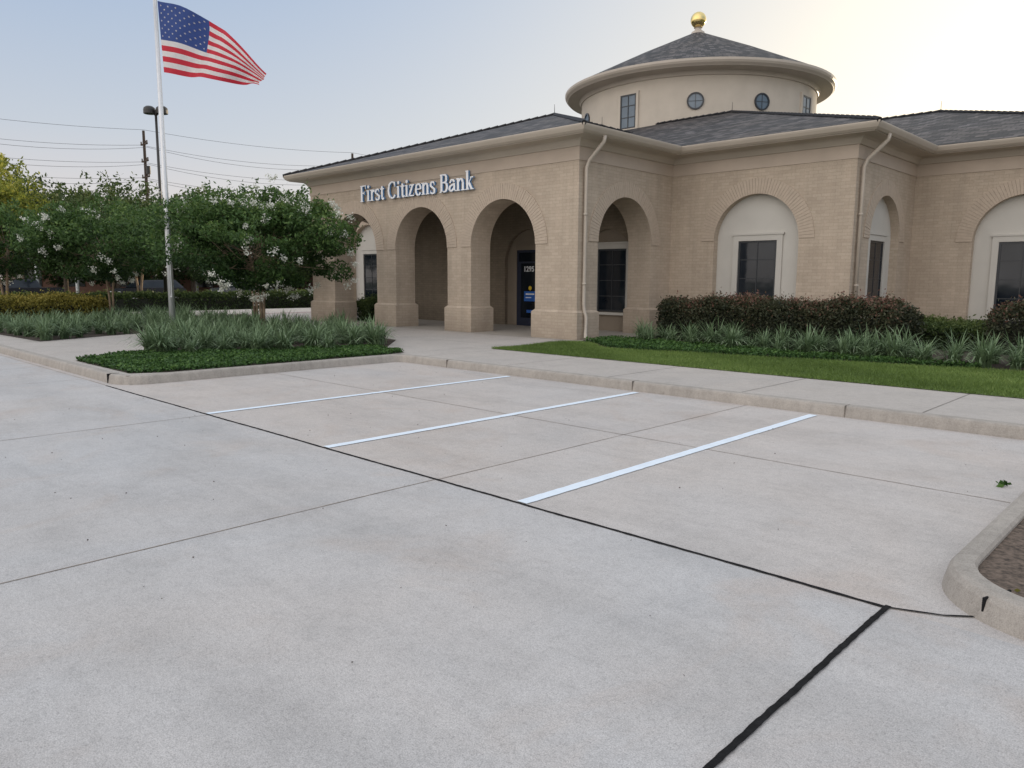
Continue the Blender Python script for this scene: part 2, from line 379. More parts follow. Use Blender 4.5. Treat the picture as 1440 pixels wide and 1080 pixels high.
lawnP=[(-8.45,8.02),(14,8.02),(14,12.4),(4,12.1),(1.2,11.6),(-1,11.2),(-3,10.8),(-5.2,10.2),(-6.8,10.1),(-7.8,10.9),(-8.4,11.0),(-8.6,10.4)]
bedB=[(-8.4,11.0),(-7.8,10.9),(-6.8,10.1),(-5.2,10.2),(-3,10.8),(-1,11.2),(1.2,11.6),(4,12.1),(14,12.4),(14,20.9),(-3.2,20.9),(-3.2,16.2),(-8.5,16.2)]
poly('planting_soil',bedF,.151,M['mulch'],kind='structure')
poly('planting_soil',bedL,.151,M['mulch'],kind='structure')
poly('planting_soil',bedB,.150,M['mulch'],kind='structure')
poly('lawn',lawnP,.155,M['lawn'],kind='structure')

# ------------------------------------------------------------------ foliage tools
def leafobj(name,P,size,mat,tone,aspect=.45,up=0.,parent=None,**kw):
    n=len(P); a=rng.normal(size=(n,3)); a[:,2]*= (1-up); a/=np.linalg.norm(a,axis=1)[:,None]
    c=rng.normal(size=(n,3)); 
    bb=np.cross(a,c); bb/=np.linalg.norm(bb,axis=1)[:,None]
    s=size*rng.uniform(.6,1.3,(n,1))
    V=np.empty((n,4,3)); V[:,0]=P-a*s*.5; V[:,1]=P+bb*s*aspect*.5; V[:,2]=P+a*s*.5; V[:,3]=P-bb*s*aspect*.5
    return rawmesh(name,V.reshape(-1,3),4,np.repeat(tone,4),mat,parent,**kw)
def rawmesh(name,V,k,tone,mat,parent=None,extra=None,**kw):
    n=len(V)//k
    me=bpy.data.meshes.new(name); me.vertices.add(len(V)); me.vertices.foreach_set('co',V.astype(np.float32).ravel())
    me.loops.add(n*k); me.loops.foreach_set('vertex_index',np.arange(n*k,dtype=np.int32))
    me.polygons.add(n); me.polygons.foreach_set('loop_start',np.arange(0,n*k,k,dtype=np.int32)); me.polygons.foreach_set('loop_total',np.full(n,k,np.int32))
    me.update(calc_edges=True)
    at=me.attributes.new('tone','FLOAT','POINT'); at.data.foreach_set('value',np.clip(tone,0,1).astype(np.float32))
    me.materials.append(mat)
    o=bpy.data.objects.new(name,me); COL.objects.link(o); tag(o,parent,**kw); return o
def tree(base,h,crown_c,crown_r,nclump,nleaf,size,lm,bm,label,trunks=3,trad=.07,blossom=0,clumpr=.55,spread=.25,group=None,hollow=.45,shift=0):
    base=Vector(base)
    root=empty('tree',base,label=label,category='tree',group=group)
    cc=np.array(crown_c,float);cr=np.array(crown_r,float)
    d=rng.normal(size=(nclump,3)); d/=np.linalg.norm(d,axis=1)[:,None]
    rad=rng.uniform(hollow,1.,(nclump,1))**.6
    C=cc+d*cr*rad*(1+.07*rng.normal(size=(nclump,1)))
    C[:,2]=np.maximum(C[:,2],cc[2]-cr[2]*.95)
    per=nleaf//nclump; Ps=[];T=[]
    for i in range(nclump):
        r=clumpr*rng.uniform(.6,1.3)
        q=rng.normal(size=(per,3)); q/=np.linalg.norm(q,axis=1)[:,None]; q*=rng.uniform(.25,1,(per,1))**.5*r
        q[:,2]*=.72; q[:,2]-= .15*(q[:,0]**2+q[:,1]**2)/r
        Ps.append(C[i]+q)
        depth=rad[i,0]
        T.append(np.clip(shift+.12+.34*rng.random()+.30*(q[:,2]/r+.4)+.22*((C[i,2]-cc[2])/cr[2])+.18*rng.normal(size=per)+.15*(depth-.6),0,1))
    ns=nclump*2
    for i in range(ns):
        dd=rng.normal(size=3); dd[2]=abs(dd[2])*.8-.2; dd/=np.linalg.norm(dd)
        p0=cc+dd*cr*rng.uniform(.95,1.08); ln=clumpr*rng.uniform(.4,.95); m=24
        t=rng.random((m,1)); q=p0+(dd*np.array([1,1,.9])+np.array([0,0,.15]))*t*ln+rng.normal(size=(m,3))*size*.55
        Ps.append(q); T.append(np.clip(.5+.2*rng.normal(size=m)+shift,0,1))
    P=np.vstack(Ps);T=np.concatenate(T)
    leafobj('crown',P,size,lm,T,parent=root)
    b=MB()
    stems=[]
    for k in range(trunks):
        a=2*math.pi*k/trunks+.4; sp=spread*(1 if trunks>1 else 0)
        p0=base+Vector((math.cos(a)*trad*1.2*(trunks>1),math.sin(a)*trad*1.2*(trunks>1),-.05))
        hs=cc[2]-cr[2]*.75
        p1=base+Vector((math.cos(a)*sp*.5,math.sin(a)*sp*.5,(hs-base.z)*.5))
        p2=Vector((base.x+math.cos(a)*sp*1.3+random.uniform(-.08,.08),base.y+math.sin(a)*sp*1.3,hs))
        p3=Vector((base.x+(cc[0]-base.x)*.6+math.cos(a)*sp*2.6,base.y+(cc[1]-base.y)*.6+math.sin(a)*sp*2.6,cc[2]))
        b.tube([p0,p1,p2,p3],[trad*1.25,trad,trad*.85,trad*.35],8)
        stems.append((p2,p3))
    for i in range(nclump):
        c=Vector(C[i]); s=min(stems,key=lambda s:(s[0]-c).length+random.random()*.6)
        t=random.uniform(0,.8); st=s[0].lerp(s[1],t); mid=st.lerp(c,.5)+Vector((0,0,-.06*(c-st).length))
        b.tube([st,mid,c],[trad*.42,trad*.25,trad*.08],5,cap=False)
    b.obj('trunk',bm,smooth=True,parent=root)
    if blossom:
        idx=[i for i in range(nclump) if rad[i,0]>.6]; random.shuffle(idx)
        Q=[]
        for k in range(blossom):
            i=random.choice(idx); dd=np.array(d[i])+rng.normal(size=3)*.45; dd[2]+=.15; dd/=np.linalg.norm(dd)
            c=C[i]+dd*clumpr*1.05
            m=46; q=rng.normal(size=(m,3))*np.array([.06,.06,.055])*rng.uniform(.6,1.3); Q.append(c+q)
        Q=np.vstack(Q); leafobj('blossom',Q,.055,M['blossom'],rng.random(len(Q)),aspect=.85,parent=root)
    return root
def hedge(name,P,h,z0,lm,label,n,size,wob=.08,core=.10,category='hedge',group=None):
    root=empty(name,(sum(p[0] for p in P)/len(P),sum(p[1] for p in P)/len(P),z0),label=label,category=category,group=group)
    A=np.array(P);cen=A.mean(0)
    q=sample(P,n); top=lambda q:h*(1+wob*(np.sin(q[:,0]*2.1)+np.sin(q[:,1]*3.3+1)+.6*np.sin(q[:,0]*5.7+q[:,1]*4)))
    D=np.full(len(q),9.)
    for i in range(len(P)):
        a=A[i];b_=A[(i+1)%len(P)];ab=b_-a;t=np.clip(((q-a)@ab)/(ab@ab),0,1);D=np.minimum(D,np.linalg.norm(q-(a+t[:,None]*ab),axis=1))
    fall=np.clip(D/.35,0,1); tt=top(q)*(.76+.24*np.sqrt(1-(1-fall)**2))
    u=rng.random(len(q))
    z=tt*(1-.22*u**2.0)+rng.exponential(.04,len(q))
    per=np.linalg.norm(np.roll(A,-1,0)-A,axis=1); n2=int(n*.8)
    e=rng.choice(len(P),n2,p=per/per.sum()); t=rng.random(n2)[:,None]; q2=A[e]*(1-t)+np.roll(A,-1,0)[e]*t
    zz=rng.uniform(.02,.86,n2)*top(q2); ins_=.14*(1+np.sin(q2[:,0]*6+q2[:,1]*5)*.6)
    dirc=(cen-q2); dirc/=np.linalg.norm(dirc,axis=1)[:,None]; q2=q2+dirc*ins_[:,None]*rng.random((n2,1))+rng.normal(size=(n2,2))*.04
    Q=np.vstack([q+rng.normal(size=q.shape)*.03,q2]); Z=np.concatenate([z,zz]); U=np.concatenate([u,np.full(n2,.3)])
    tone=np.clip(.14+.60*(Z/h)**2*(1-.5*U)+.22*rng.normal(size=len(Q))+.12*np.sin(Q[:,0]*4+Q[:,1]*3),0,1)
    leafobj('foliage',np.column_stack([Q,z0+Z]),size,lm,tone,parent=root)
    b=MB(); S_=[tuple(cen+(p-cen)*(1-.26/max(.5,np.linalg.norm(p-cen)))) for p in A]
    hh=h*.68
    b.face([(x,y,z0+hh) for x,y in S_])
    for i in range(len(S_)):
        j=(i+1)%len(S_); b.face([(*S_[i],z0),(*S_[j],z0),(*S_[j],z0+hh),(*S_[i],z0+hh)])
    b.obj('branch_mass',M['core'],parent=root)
    return root
def cover(name,P,n,label,h=.07):
    q=sample(P,n); z=.155+rng.random(n)**1.2*h+.015*np.sin(q[:,0]*5)*np.sin(q[:,1]*4)
    leafobj(name,np.column_stack([q,z]),.055,M['cover'],np.clip(.15+(z-.155)/h*.5+.2*rng.normal(size=n),0,1),aspect=.65,kind='stuff',label=label,category='ground cover')
cover('ground_cover',coverF,34000,'low dark green ground cover inside the kerbed bed')
coverB=[(-8.3,11.1),(-7.7,10.95),(-6.8,10.2),(-5.2,10.3),(-3,10.9),(-1,11.3),(.5,11.6),(.5,12.0),(-2,11.9),(-5,12.2),(-8.2,12.4)]
cover('ground_cover',coverB,18000,'low dark green ground cover along the lawn edge',.11)
def blades(name,P,n,h,mat):
    q=sample(P,n); hh=h*rng.uniform(.5,1.3,n)*(1+.25*np.sin(q[:,0]*1.7)*np.sin(q[:,1]*2.3)); a=rng.uniform(0,2*np.pi,n); w=.006
    V=np.empty((n,3,3)); dx=np.cos(a)*w;dy=np.sin(a)*w
    V[:,0]=np.column_stack([q[:,0]-dx,q[:,1]-dy,np.full(n,.154)]);V[:,1]=np.column_stack([q[:,0]+dx,q[:,1]+dy,np.full(n,.154)])
    V[:,2]=np.column_stack([q[:,0]+rng.normal(size=n)*h*.5,q[:,1]+rng.normal(size=n)*h*.5,.154+hh])
    tone=np.clip(.4+.2*rng.normal(size=n)+.18*np.sin(q[:,0]*.9+q[:,1]*1.3)+.12*np.sin(q[:,0]*3.1)*np.sin(q[:,1]*4.3),0,1)
    rawmesh(name,V.reshape(-1,3),3,np.repeat(tone,3),mat,kind='stuff',label='mown green lawn grass beside the sidewalk',category='grass')
lawnV=[(-8.47,7.99),(6,7.99),(6,12.1),(4,12.1),(1.2,11.6),(-1,11.2),(-3,10.8),(-5.2,10.2),(-6.8,10.1),(-7.8,10.9),(-8.4,11.0),(-8.6,10.4)]
blades('grass',lawnV,130000,.05,M['grassb'])

def clump_mesh(seed,n=75,L=.5):
    r=np.random.default_rng(seed); V=[];T=[]
    for i in range(n):
        a=r.uniform(0,2*np.pi); le=L*r.uniform(.6,1.15); lean=r.uniform(.2,1.2); w=.0115*r.uniform(.8,1.3)
        px,py=r.normal(size=2)*.045; pts=[]
        seg=5
        for k in range(seg+1):
            t=k/seg; ang=lean*t*1.5; 
            hr=le*(math.sin(min(ang,1.5))*.85)*t; hz=le*t*(math.cos(min(ang,1.5))*.80+.17)
            pts.append((px+math.cos(a)*hr,py+math.sin(a)*hr,max(.0,hz)))
        tn=np.clip(r.normal(.56,.22),0,1); nx,ny=-math.sin(a)*w,math.cos(a)*w
        for k in range(seg):
            w0=1-.75*(k/seg)**2;w1=1-.75*((k+1)/seg)**2
            if k==seg-1:w1=.05
            p,q=pts[k],pts[k+1]
            V+=[(p[0]-nx*w0,p[1]-ny*w0,p[2]),(p[0]+nx*w0,p[1]+ny*w0,p[2]),(q[0]+nx*w1,q[1]+ny*w1,q[2]),(q[0]-nx*w1,q[1]-ny*w1,q[2])]
            T+=[tn*(.35+.65*(k)/seg),tn*(.35+.65*(k)/seg),tn*(.35+.65*(k+1)/seg),tn*(.35+.65*(k+1)/seg)]
    return np.array(V),np.array(T)
variants=[]
for s in range(6):
    V,T=clump_mesh(s,n=92,L=.58); o=rawmesh('strap_leaf_plant',V,4,T,M['lir']); variants.append(o.data); bpy.data.objects.remove(o)
def scatter(P,n,mind,label,group,sc=(.8,1.25)):
    pts=[];q=sample(P,n*30)
    for p in q:
        if all((p[0]-a)**2+(p[1]-b_)**2>mind*mind for a,b_ in pts):
            pts.append(tuple(p))
            if len(pts)>=n: break
    for x,y in pts:
        o=bpy.data.objects.new('strap_leaf_plant',random.choice(variants)); COL.objects.link(o)
        s=random.uniform(*sc); o.location=(x,y,.15); o.scale=(s,s,s*random.uniform(.85,1.1)); o.rotation_euler=(random.uniform(-.08,.08),random.uniform(-.08,.08),random.uniform(0,6.28))
        tag(o,label=label,category='plant',group=group)
scatter(plantF,120,.42,'arching green-white strap leaf clump in the flagpole bed','strap leaf plants in the flagpole bed',(.8,1.3))
scatter(plantL,100,.44,'arching green-white strap leaf clump beside the walkway','strap leaf plants beside the walkway',(.8,1.3))
front=[(-7.6,12.2),(-5,11.7),(-2,11.6),(1,11.9),(4,12.3),(5,12.5),(5,13.4),(1,13.0),(-2,12.8),(-5,12.9),(-7.6,13.3)]
scatter(front,58,.46,'arching pale green strap leaf clump before the purple hedge','strap leaf plants before the hedge',(.75,1.3))

hedge('hedge',[(-7.6,13.5),(-5,13.2),(-1.4,13.1),(-1.2,14.3),(-1.9,14.8),(-7.6,15.1)],1.04,.15,M['lorop'],'dark purple-green clipped hedge along the brick wing',38000,.075,.05)
hedge('hedge',[(-.2,15.2),(5,15.2),(5,17),(-.2,17.2)],1.0,.15,M['lorop'],'dark purple-green hedge by the far wing',16000,.08,.06)
hedge('hedge',[(-2.6,16.6),(-1.0,15.4),(-.3,15.6),(-.3,18),(-2.8,18)],.55,.15,M['leafdk'],'low dark green shrub between two hedges',8000,.08,.06)
hedge('hedge',[(-28.1,.7),(-25.7,.9),(-24.7,4.9),(-26.0,5.6),(-28.1,3.8)],.85,.15,M['golden'],'low golden-yellow clipped hedge beside the drive',18000,.08,.05)
hedge('hedge',[(-40.5,-4),(-39.3,-4),(-38.0,24),(-39.2,24)],.9,0,M['leafdk'],'long dark green hedge across the drive',22000,.14,.05)
hedge('hedge',[(-20.6,12.6),(-19.3,12.4),(-19.3,13.4),(-20.6,13.6)],.8,.15,M['leafdk'],'clipped dark shrub inside the arcade',5000,.08,.03)

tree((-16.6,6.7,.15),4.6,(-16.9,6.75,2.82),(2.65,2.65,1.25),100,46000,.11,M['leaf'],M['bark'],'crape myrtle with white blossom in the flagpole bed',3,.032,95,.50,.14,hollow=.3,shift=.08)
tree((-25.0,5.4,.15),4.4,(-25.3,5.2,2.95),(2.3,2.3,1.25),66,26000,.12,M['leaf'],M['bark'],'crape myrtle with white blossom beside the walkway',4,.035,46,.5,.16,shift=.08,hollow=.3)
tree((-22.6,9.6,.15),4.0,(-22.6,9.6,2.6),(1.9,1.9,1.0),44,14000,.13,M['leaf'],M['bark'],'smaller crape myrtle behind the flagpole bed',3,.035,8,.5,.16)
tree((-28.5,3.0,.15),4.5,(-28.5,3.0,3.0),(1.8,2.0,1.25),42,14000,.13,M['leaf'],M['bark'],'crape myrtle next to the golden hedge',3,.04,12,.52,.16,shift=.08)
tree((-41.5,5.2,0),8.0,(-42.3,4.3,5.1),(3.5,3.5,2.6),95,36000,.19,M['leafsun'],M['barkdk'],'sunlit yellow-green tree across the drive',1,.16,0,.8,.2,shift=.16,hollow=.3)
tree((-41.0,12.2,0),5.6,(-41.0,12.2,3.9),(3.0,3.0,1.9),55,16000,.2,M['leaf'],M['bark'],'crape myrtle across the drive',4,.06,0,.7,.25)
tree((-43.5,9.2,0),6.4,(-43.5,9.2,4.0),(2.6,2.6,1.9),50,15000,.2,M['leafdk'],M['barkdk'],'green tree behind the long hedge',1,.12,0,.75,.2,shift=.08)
G='background trees beyond the drive'
for (x,y,h,r,m) in [(-66,9,10.2,5.2,'leafdk'),(-64,14.5,9.2,4.8,'leafdk'),(-68,20,9.8,5,'leafdk'),(-59,23,8.0,4.2,'leafdk'),(-66,29,8.6,4.8,'leafdk'),(-60,32,7.6,4.4,'leafdk'),(-58,39,8.2,4.4,'leafdk'),(-70,1,10.5,5.4,'leafdk'),(-56,5.5,7.6,4.0,'leafdk'),(-60,17.5,8.0,4.4,'leafdk')]:
    tree((x,y,0),h,(x,y,h*.58),(r,r,h*.4),46,9000,.36,M[m],M['barkdk'],'leafy roadside tree beyond the drive',1,.2,0,1.25,.2,group=G)

# ------------------------------------------------------------------ bank building
YF,XC,Y1,X1,Y2,X3=11.5,-8.8,15.95,-3.45,20.65,1.9
CX=-15.25
BLD=empty('bank_building',(CX,11.5,.15),label='tan brick bank with arched portico and round cupola',category='building')
def mp(axis,plane):
    if axis=='Y': return lambda u,d,z:(u,plane-d,z)
    if axis=='X': return lambda u,d,z:(plane+d,u,z)
    if axis=='-X': return lambda u,d,z:(plane-d,u,z)
def bx(b,f,u0,u1,d0,d1,z0,z1,m=0):
    p=[f(u0,d0,z0),f(u1,d0,z0),f(u1,d1,z0),f(u0,d1,z0),f(u0,d0,z1),f(u1,d0,z1),f(u1,d1,z1),f(u0,d1,z1)]
    for q in ((0,3,2,1),(4,5,6,7),(0,1,5,4),(1,2,6,5),(2,3,7,6),(3,0,4,7)): b.face([p[i] for i in q],m)
def archwall(b,f,u0,u1,z0,z1,ops,th,back=True,m=0,mi=0,n=32,caps=False):
    cur=u0
    def both(p):
        b.face([f(u,0,z) for u,z in p],m)
        if back: b.face([f(u,-th,z) for u,z in p][::-1],mi)
    for (c,hw,sp) in ops:
        both([(cur,z0),(c-hw,z0),(c-hw,z1),(cur,z1)])
        for k in range(n):
            a0=math.pi*(1-k/n);a1=math.pi*(1-(k+1)/n)
            p0=(c+hw*math.cos(a0),sp+hw*math.sin(a0));p1=(c+hw*math.cos(a1),sp+hw*math.sin(a1))
            both([p0,p1,(p1[0],z1),(p0[0],z1)])
            b.face([f(p0[0],0,p0[1]),f(p1[0],0,p1[1]),f(p1[0],-th,p1[1]),f(p0[0],-th,p0[1])],m)
        for s in (-1,1):
            b.face([f(c+s*hw,0,z0),f(c+s*hw,-th,z0),f(c+s*hw,-th,sp),f(c+s*hw,0,sp)],m)
        cur=c+hw
    both([(cur,z0),(u1,z0),(u1,z1),(cur,z1)])
    if caps:
        b.face([f(u0,0,z0),f(u0,-th,z0),f(u0,-th,z1),f(u0,0,z1)],m); b.face([f(u1,0,z0),f(u1,-th,z0),f(u1,-th,z1),f(u1,0,z1)],m)
def ring(b,f,c,hw,sp,w=.44,pr=.022,m=0):
    nb=int(math.pi*(hw+w*.6)/.085)
    for k in range(nb):
        a0=math.pi*k/nb+.003;a1=math.pi*(k+1)/nb-.003
        e=random.uniform(-.003,.003)
        q=[]
        for r in (hw-.002,hw+w):
            for a in (a0,a1): q.append((c+r*math.cos(a),sp+r*math.sin(a)))
        q=[q[0],q[1],q[3],q[2]]
        b.face([f(u,pr+e,z) for u,z in q],m)
        for i in range(4):
            j=(i+1)%4; b.face([f(q[i][0],-.02,q[i][1]),f(q[j][0],-.02,q[j][1]),f(q[j][0],pr+e,q[j][1]),f(q[i][0],pr+e,q[i][1])],m)
    n=40
    for k in range(n):
        a0,a1=math.pi*k/n,math.pi*(k+1)/n
        b.face([f(c+r*math.cos(a),.010,sp+r*math.sin(a)) for r,a in ((hw+.002,a0),(hw+.002,a1),(hw+w-.004,a1),(hw+w-.004,a0))],1)
HW,SP=1.30,2.70
TOP=5.2
F=mp('Y',YF); FS=mp('X',XC); FSL=mp('-X',2*CX-XC)
M['mortar']=simple('mortar',(.41,.34,.27),.95,.08,8)
b=MB(); archwall(b,F,2*CX-XC,XC,0,TOP,[(CX-3.66,HW,SP),(CX,HW,SP),(CX+3.66,HW,SP)],.8,caps=True,mi=1); b.obj('portico_wall',[M['brick'],M['brickshade']],parent=BLD)
b=MB(); archwall(b,FS,YF+.8,Y1,0,TOP,[(13.62,1.27,SP+.05)],.8,mi=1); b.obj('portico_wall',[M['brick'],M['brickshade']],parent=BLD)
b=MB(); archwall(b,FSL,YF+.8,Y1,0,TOP,[(13.62,1.27,SP+.05)],.8,mi=1); b.obj('portico_wall',[M['brick'],M['brickshade']],parent=BLD)
for c in (CX-3.66,CX,CX+3.66):
    b=MB(); ring(b,F,c,HW,SP); b.obj('arch_ring',[M['ring'],M['mortar']],parent=BLD)
b=MB(); ring(b,FS,13.62,1.27,SP+.05,.42); b.obj('arch_ring',[M['ring'],M['mortar']],parent=BLD)
def plinth(x0,x1,y0,y1,e=.075):
    b=MB(); b.box(x0-e,x1+e,y0-e,y1+e,0,.86)
    A=[(x0-e,y0-e),(x1+e,y0-e),(x1+e,y1+e),(x0-e,y1+e)];B=[(x0-.003,y0-.003),(x1+.003,y0-.003),(x1+.003,y1+.003),(x0-.003,y1+.003)]
    for i in range(4):
        j=(i+1)%4; b.face([(*A[i],.862),(*A[j],.862),(*B[j],.93),(*B[i],.93)])
    b.obj('plinth',M['brick'],parent=BLD)
L=2*CX-XC
plinth(L,CX-3.66-HW,YF,YF+.8); plinth(CX-3.66+HW,CX-HW,YF,YF+.8); plinth(CX+HW,CX+3.66-HW,YF,YF+.8); plinth(CX+3.66+HW,XC,YF,YF+.8)
plinth(XC-.8,XC,14.89,Y1-.08)
b=MB(); b.box(L+.8,XC-.8,YF+.8,15.2,4.75,4.85); b.obj('ceiling',M['stuccoshade'],parent=BLD)
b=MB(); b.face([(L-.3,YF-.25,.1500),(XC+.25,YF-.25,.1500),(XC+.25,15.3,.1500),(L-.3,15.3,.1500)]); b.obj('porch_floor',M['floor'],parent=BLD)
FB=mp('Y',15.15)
b=MB(); archwall(b,FB,L+.8,XC-.8,0,4.75,[(-13.9,1.15,2.3),(-10.6,1.0,2.3)],.14,back=False); b.obj('porch_back_wall',M['brickshade'],parent=BLD)
b=MB(); b.box(L+.8,XC-.8,15.29,15.35,0,4.75); b.obj('recess_panel',M['stuccoshade'],parent=BLD)
def window(f,c,hw,z0,z1,d,mat_s=True,cols=2,rows=4,sur=.16):
    b=MB(); fr=.055
    bx(b,f,c-hw,c-hw+fr,d-.06,d+.02,z0,z1); bx(b,f,c+hw-fr,c+hw,d-.06,d+.02,z0,z1)
    bx(b,f,c-hw+fr,c+hw-fr,d-.06,d+.018,z1-fr,z1); bx(b,f,c-hw+fr,c+hw-fr,d-.06,d+.018,z0,z0+fr)
    for k in range(1,cols):
        u=c-hw+2*hw*k/cols; bx(b,f,u-.014,u+.014,d-.05,d+.012,z0+fr,z1-fr)
    for k in range(1,rows):
        z=z0+(z1-z0)*k/rows; bx(b,f,c-hw+fr,c+hw-fr,d-.05,d+.008,z-.014,z+.014)
    w=b.obj('window',M['frame'],parent=BLD)
    b=MB(); bx(b,f,c-hw+.01,c+hw-.01,d-.07,d+.002,z0+.01,z1-.01); g=b.obj('window_pane',M['glass'],parent=w)
    if sur:
        s=sur; b=MB()
        bx(b,f,c-hw-s,c-hw-.002,d-.03,d+.055,z0-.02,z1+s); bx(b,f,c+hw+.002,c+hw+s,d-.03,d+.055,z0-.02,z1+s); bx(b,f,c-hw-.002,c+hw+.002,d-.03,d+.053,z1+.002,z1+s-.002)
        bx(b,f,c-hw-s-.04,c+hw+s+.04,d-.03,d+.075,z1+s,z1+s+.05)
        bx(b,f,c-hw-s-.04,c+hw+s+.04,d-.03,d+.09,z0-.10,z0-.02)
        b.obj('surround',M['cream'],parent=w)
    return w
window(FB,-10.45,.55,.75,2.70,-.12)
NH=1.25; NS=2.87; D=.22
ML=2*CX
def niche(axis,plane,u0,u1,c,win=True,nh=NH,wc=0):
    f=mp(axis,plane)
    b=MB(); archwall(b,f,u0,u1,0,TOP,[(c,nh,NS)],D,back=False); b.obj('wing_wall',M['brick'],parent=BLD)
    b=MB(); bx(b,f,c-nh-.15,c+nh+.15,-D-.06,-D,0,NS+nh+.1); b.obj('recess_panel',M['cream'],parent=BLD)
    b=MB(); ring(b,f,c,nh,NS,.42); b.obj('arch_ring',[M['ring'],M['mortar']],parent=BLD)
    if win: window(f,c+wc,.57+abs(wc)*.3,.75,2.85,-D)
niche('Y',Y1,XC,X1,-6.1); niche('X',X1,Y1,Y2,18.3,nh=1.2); niche('Y',Y2,X1,X3,-.60,wc=-.04)
niche('X',X3,Y2,34,25,win=False)
niche('Y',Y1,ML-X1,L,ML+6.1)
b=MB()
b.box(ML-X1,ML-X1+.2,Y1+.01,Y2,0,TOP); b.box(ML-X3,ML-X1+.0,Y2,Y2+.2,0,TOP); b.box(ML-X3,ML-X3+.2,Y2+.2,33.9,0,TOP)
b.box(ML-X3+.2,X3-.4,33.7,33.9,0,TOP)
b.obj('wing_wall',M['brick'],parent=BLD)
b=MB(); b.box(ML-X3+.3,X3-.35,21.2,33.6,5.0,5.1); b.box(-26,-3.8,16.4,21.1,5.0,5.1); b.obj('ceiling',M['stuccodk'],parent=BLD)
WP=[(ML-X3,33.9),(ML-X3,Y2),(ML-X1,Y2),(ML-X1,Y1),(L,Y1),(L,YF),(XC,YF),(XC,Y1),(X1,Y1),(X1,Y2),(X3,Y2),(X3,33.9)]
b=MB(); sweep(b,WP,[(-.01,4.80),(.022,4.80),(.022,5.14),(-.01,5.14)]); b.obj('frieze',M['stuccodk'],parent=BLD)
b=MB(); sweep(b,WP,[(-.02,5.142),(.06,5.14),(.10,5.20),(.15,5.27),(.21,5.305),(.56,5.32),(.56,5.345),(-.02,5.36)]); b.obj('cornice',M['trim'],parent=BLD)
b=MB(); sweep(b,WP,[(.565,5.34),(.60,5.34),(.66,5.39),(.70,5.46),(.715,5.50),(.715,5.525),(.70,5.525),(.565,5.50)]); b.obj('gutter',M['trim'],parent=BLD)
SL=.32; ZE=5.53
def slope(b,pts,hd):
    hd=Vector(hd).normalized(); p0=Vector(pts[0]); n=(Vector(pts[1])-p0).cross(Vector(pts[2])-p0).normalized(); vd=n.cross(hd).normalized()
    if vd.z<0: vd=-vd
    b.face(pts,0,[(Vector(p).dot(hd),(Vector(p)-p0).dot(vd)) for p in pts])
def hiproof(x0,x1,y0,y1,along,name='roof',dz=0,ext=None):
    b=MB(); w=min(x1-x0,y1-y0)/2; zr=ZE+SL*w+dz; z0=ZE+dz
    if along=='X': A=(x0+w,y0+w,zr);Bp=(x1-w,y0+w,zr)
    else: A=(x0+w,y0+w,zr);Bp=(x0+w,y1-w,zr)
    c=[(x0,y0,z0),(x1,y0,z0),(x1,y1,z0),(x0,y1,z0)]
    if along=='X':
        slope(b,[c[0],c[1],Bp,A],(1,0,0)); slope(b,[c[2],c[3],A,Bp],(1,0,0)); slope(b,[c[1],c[2],Bp],(0,1,0)); slope(b,[c[3],c[0],A],(0,1,0))
        ed=[(c[0],A),(c[3],A),(c[1],Bp),(c[2],Bp),(A,Bp)]
    else:
        slope(b,[c[0],c[1],A],(1,0,0)); slope(b,[c[2],c[3],Bp],(1,0,0)); slope(b,[c[1],c[2],Bp,A],(0,1,0)); slope(b,[c[3],c[0],A,Bp],(0,1,0))
        ed=[(c[0],A),(c[1],A),(c[2],Bp),(c[3],Bp),(A,Bp)]
    r=b.obj(name,M['slate'],parent=BLD)
    b=MB()
    for p,q in ed:
        p=Vector(p);q=Vector(q); 
        n=max(2,int((q-p).length/.3)); 
        for k in range(n):
            s=p.lerp(q,k/n);e=p.lerp(q,(k+1)/n); b.tube([s+Vector((0,0,-.005)),e+Vector((0,0,.022))],.065,6)
    b.obj('ridge_cap',M['slate'],parent=r)
    b=MB(); b.tube([(A[0],A[1],zr),(A[0],A[1],zr+.38)],[.014,.006],5); b.tube([(Bp[0],Bp[1],zr),(Bp[0],Bp[1],zr+.38)],[.014,.006],5); b.obj('lightning_rod',M['dark'],parent=r)
hiproof(ML-(-8.1),-8.1,10.8,28,'Y')
hiproof(ML-(-2.75),-2.75,15.25,31.85,'X',dz=.004)
hiproof(ML-2.6,2.6,19.95,34.65,'X',dz=.008)
def spout(pts):
    b=MB(); b.tube(pts,.05,10); 
    for z in (1.6,3.4): 
        x,y=pts[3][0],pts[3][1]; b.tube([(x,y,z),(x,y,z+.05)],.06,10)
    b.obj('downspout',M['trim'],parent=BLD,smooth=True)
spout([(XC+.62,11.75,5.36),(XC+.60,11.75,5.22),(XC+.16,11.72,4.78),(XC+.075,11.70,4.6),(XC+.075,11.70,1.1),(XC+.10,11.70,.92),(XC+.16,11.70,.75),(XC+.17,11.68,.32),(XC+.28,11.55,.20)])
spout([(X1+.62,16.25,5.36),(X1+.60,16.25,5.22),(X1+.16,16.22,4.78),(X1+.075,16.20,4.6),(X1+.075,16.20,.3)])
b=MB()
c=-13.9
for u0,u1,z0,z1 in ((c-.62,c-.54,.15,2.75),(c+.54,c+.62,.15,2.75),(c-.54,c+.54,2.67,2.75),(c-.54,c+.54,2.30,2.36),(c-.54,c+.54,.15,.42),(c-.54,c-.44,.42,2.30),(c+.44,c+.54,.42,2.30)):
    bx(b,FB,u0,u1,-.13,-.07,z0,z1)
M['doorframe']=simple('navy door frame',(.014,.022,.05),.35,.1,5)
dr=b.obj('door',M['doorframe'],parent=BLD)
b=MB(); bx(b,FB,c-.6,c+.6,-.12,-.10,.2,2.7); b.obj('door_glass',M['glass'],parent=dr)
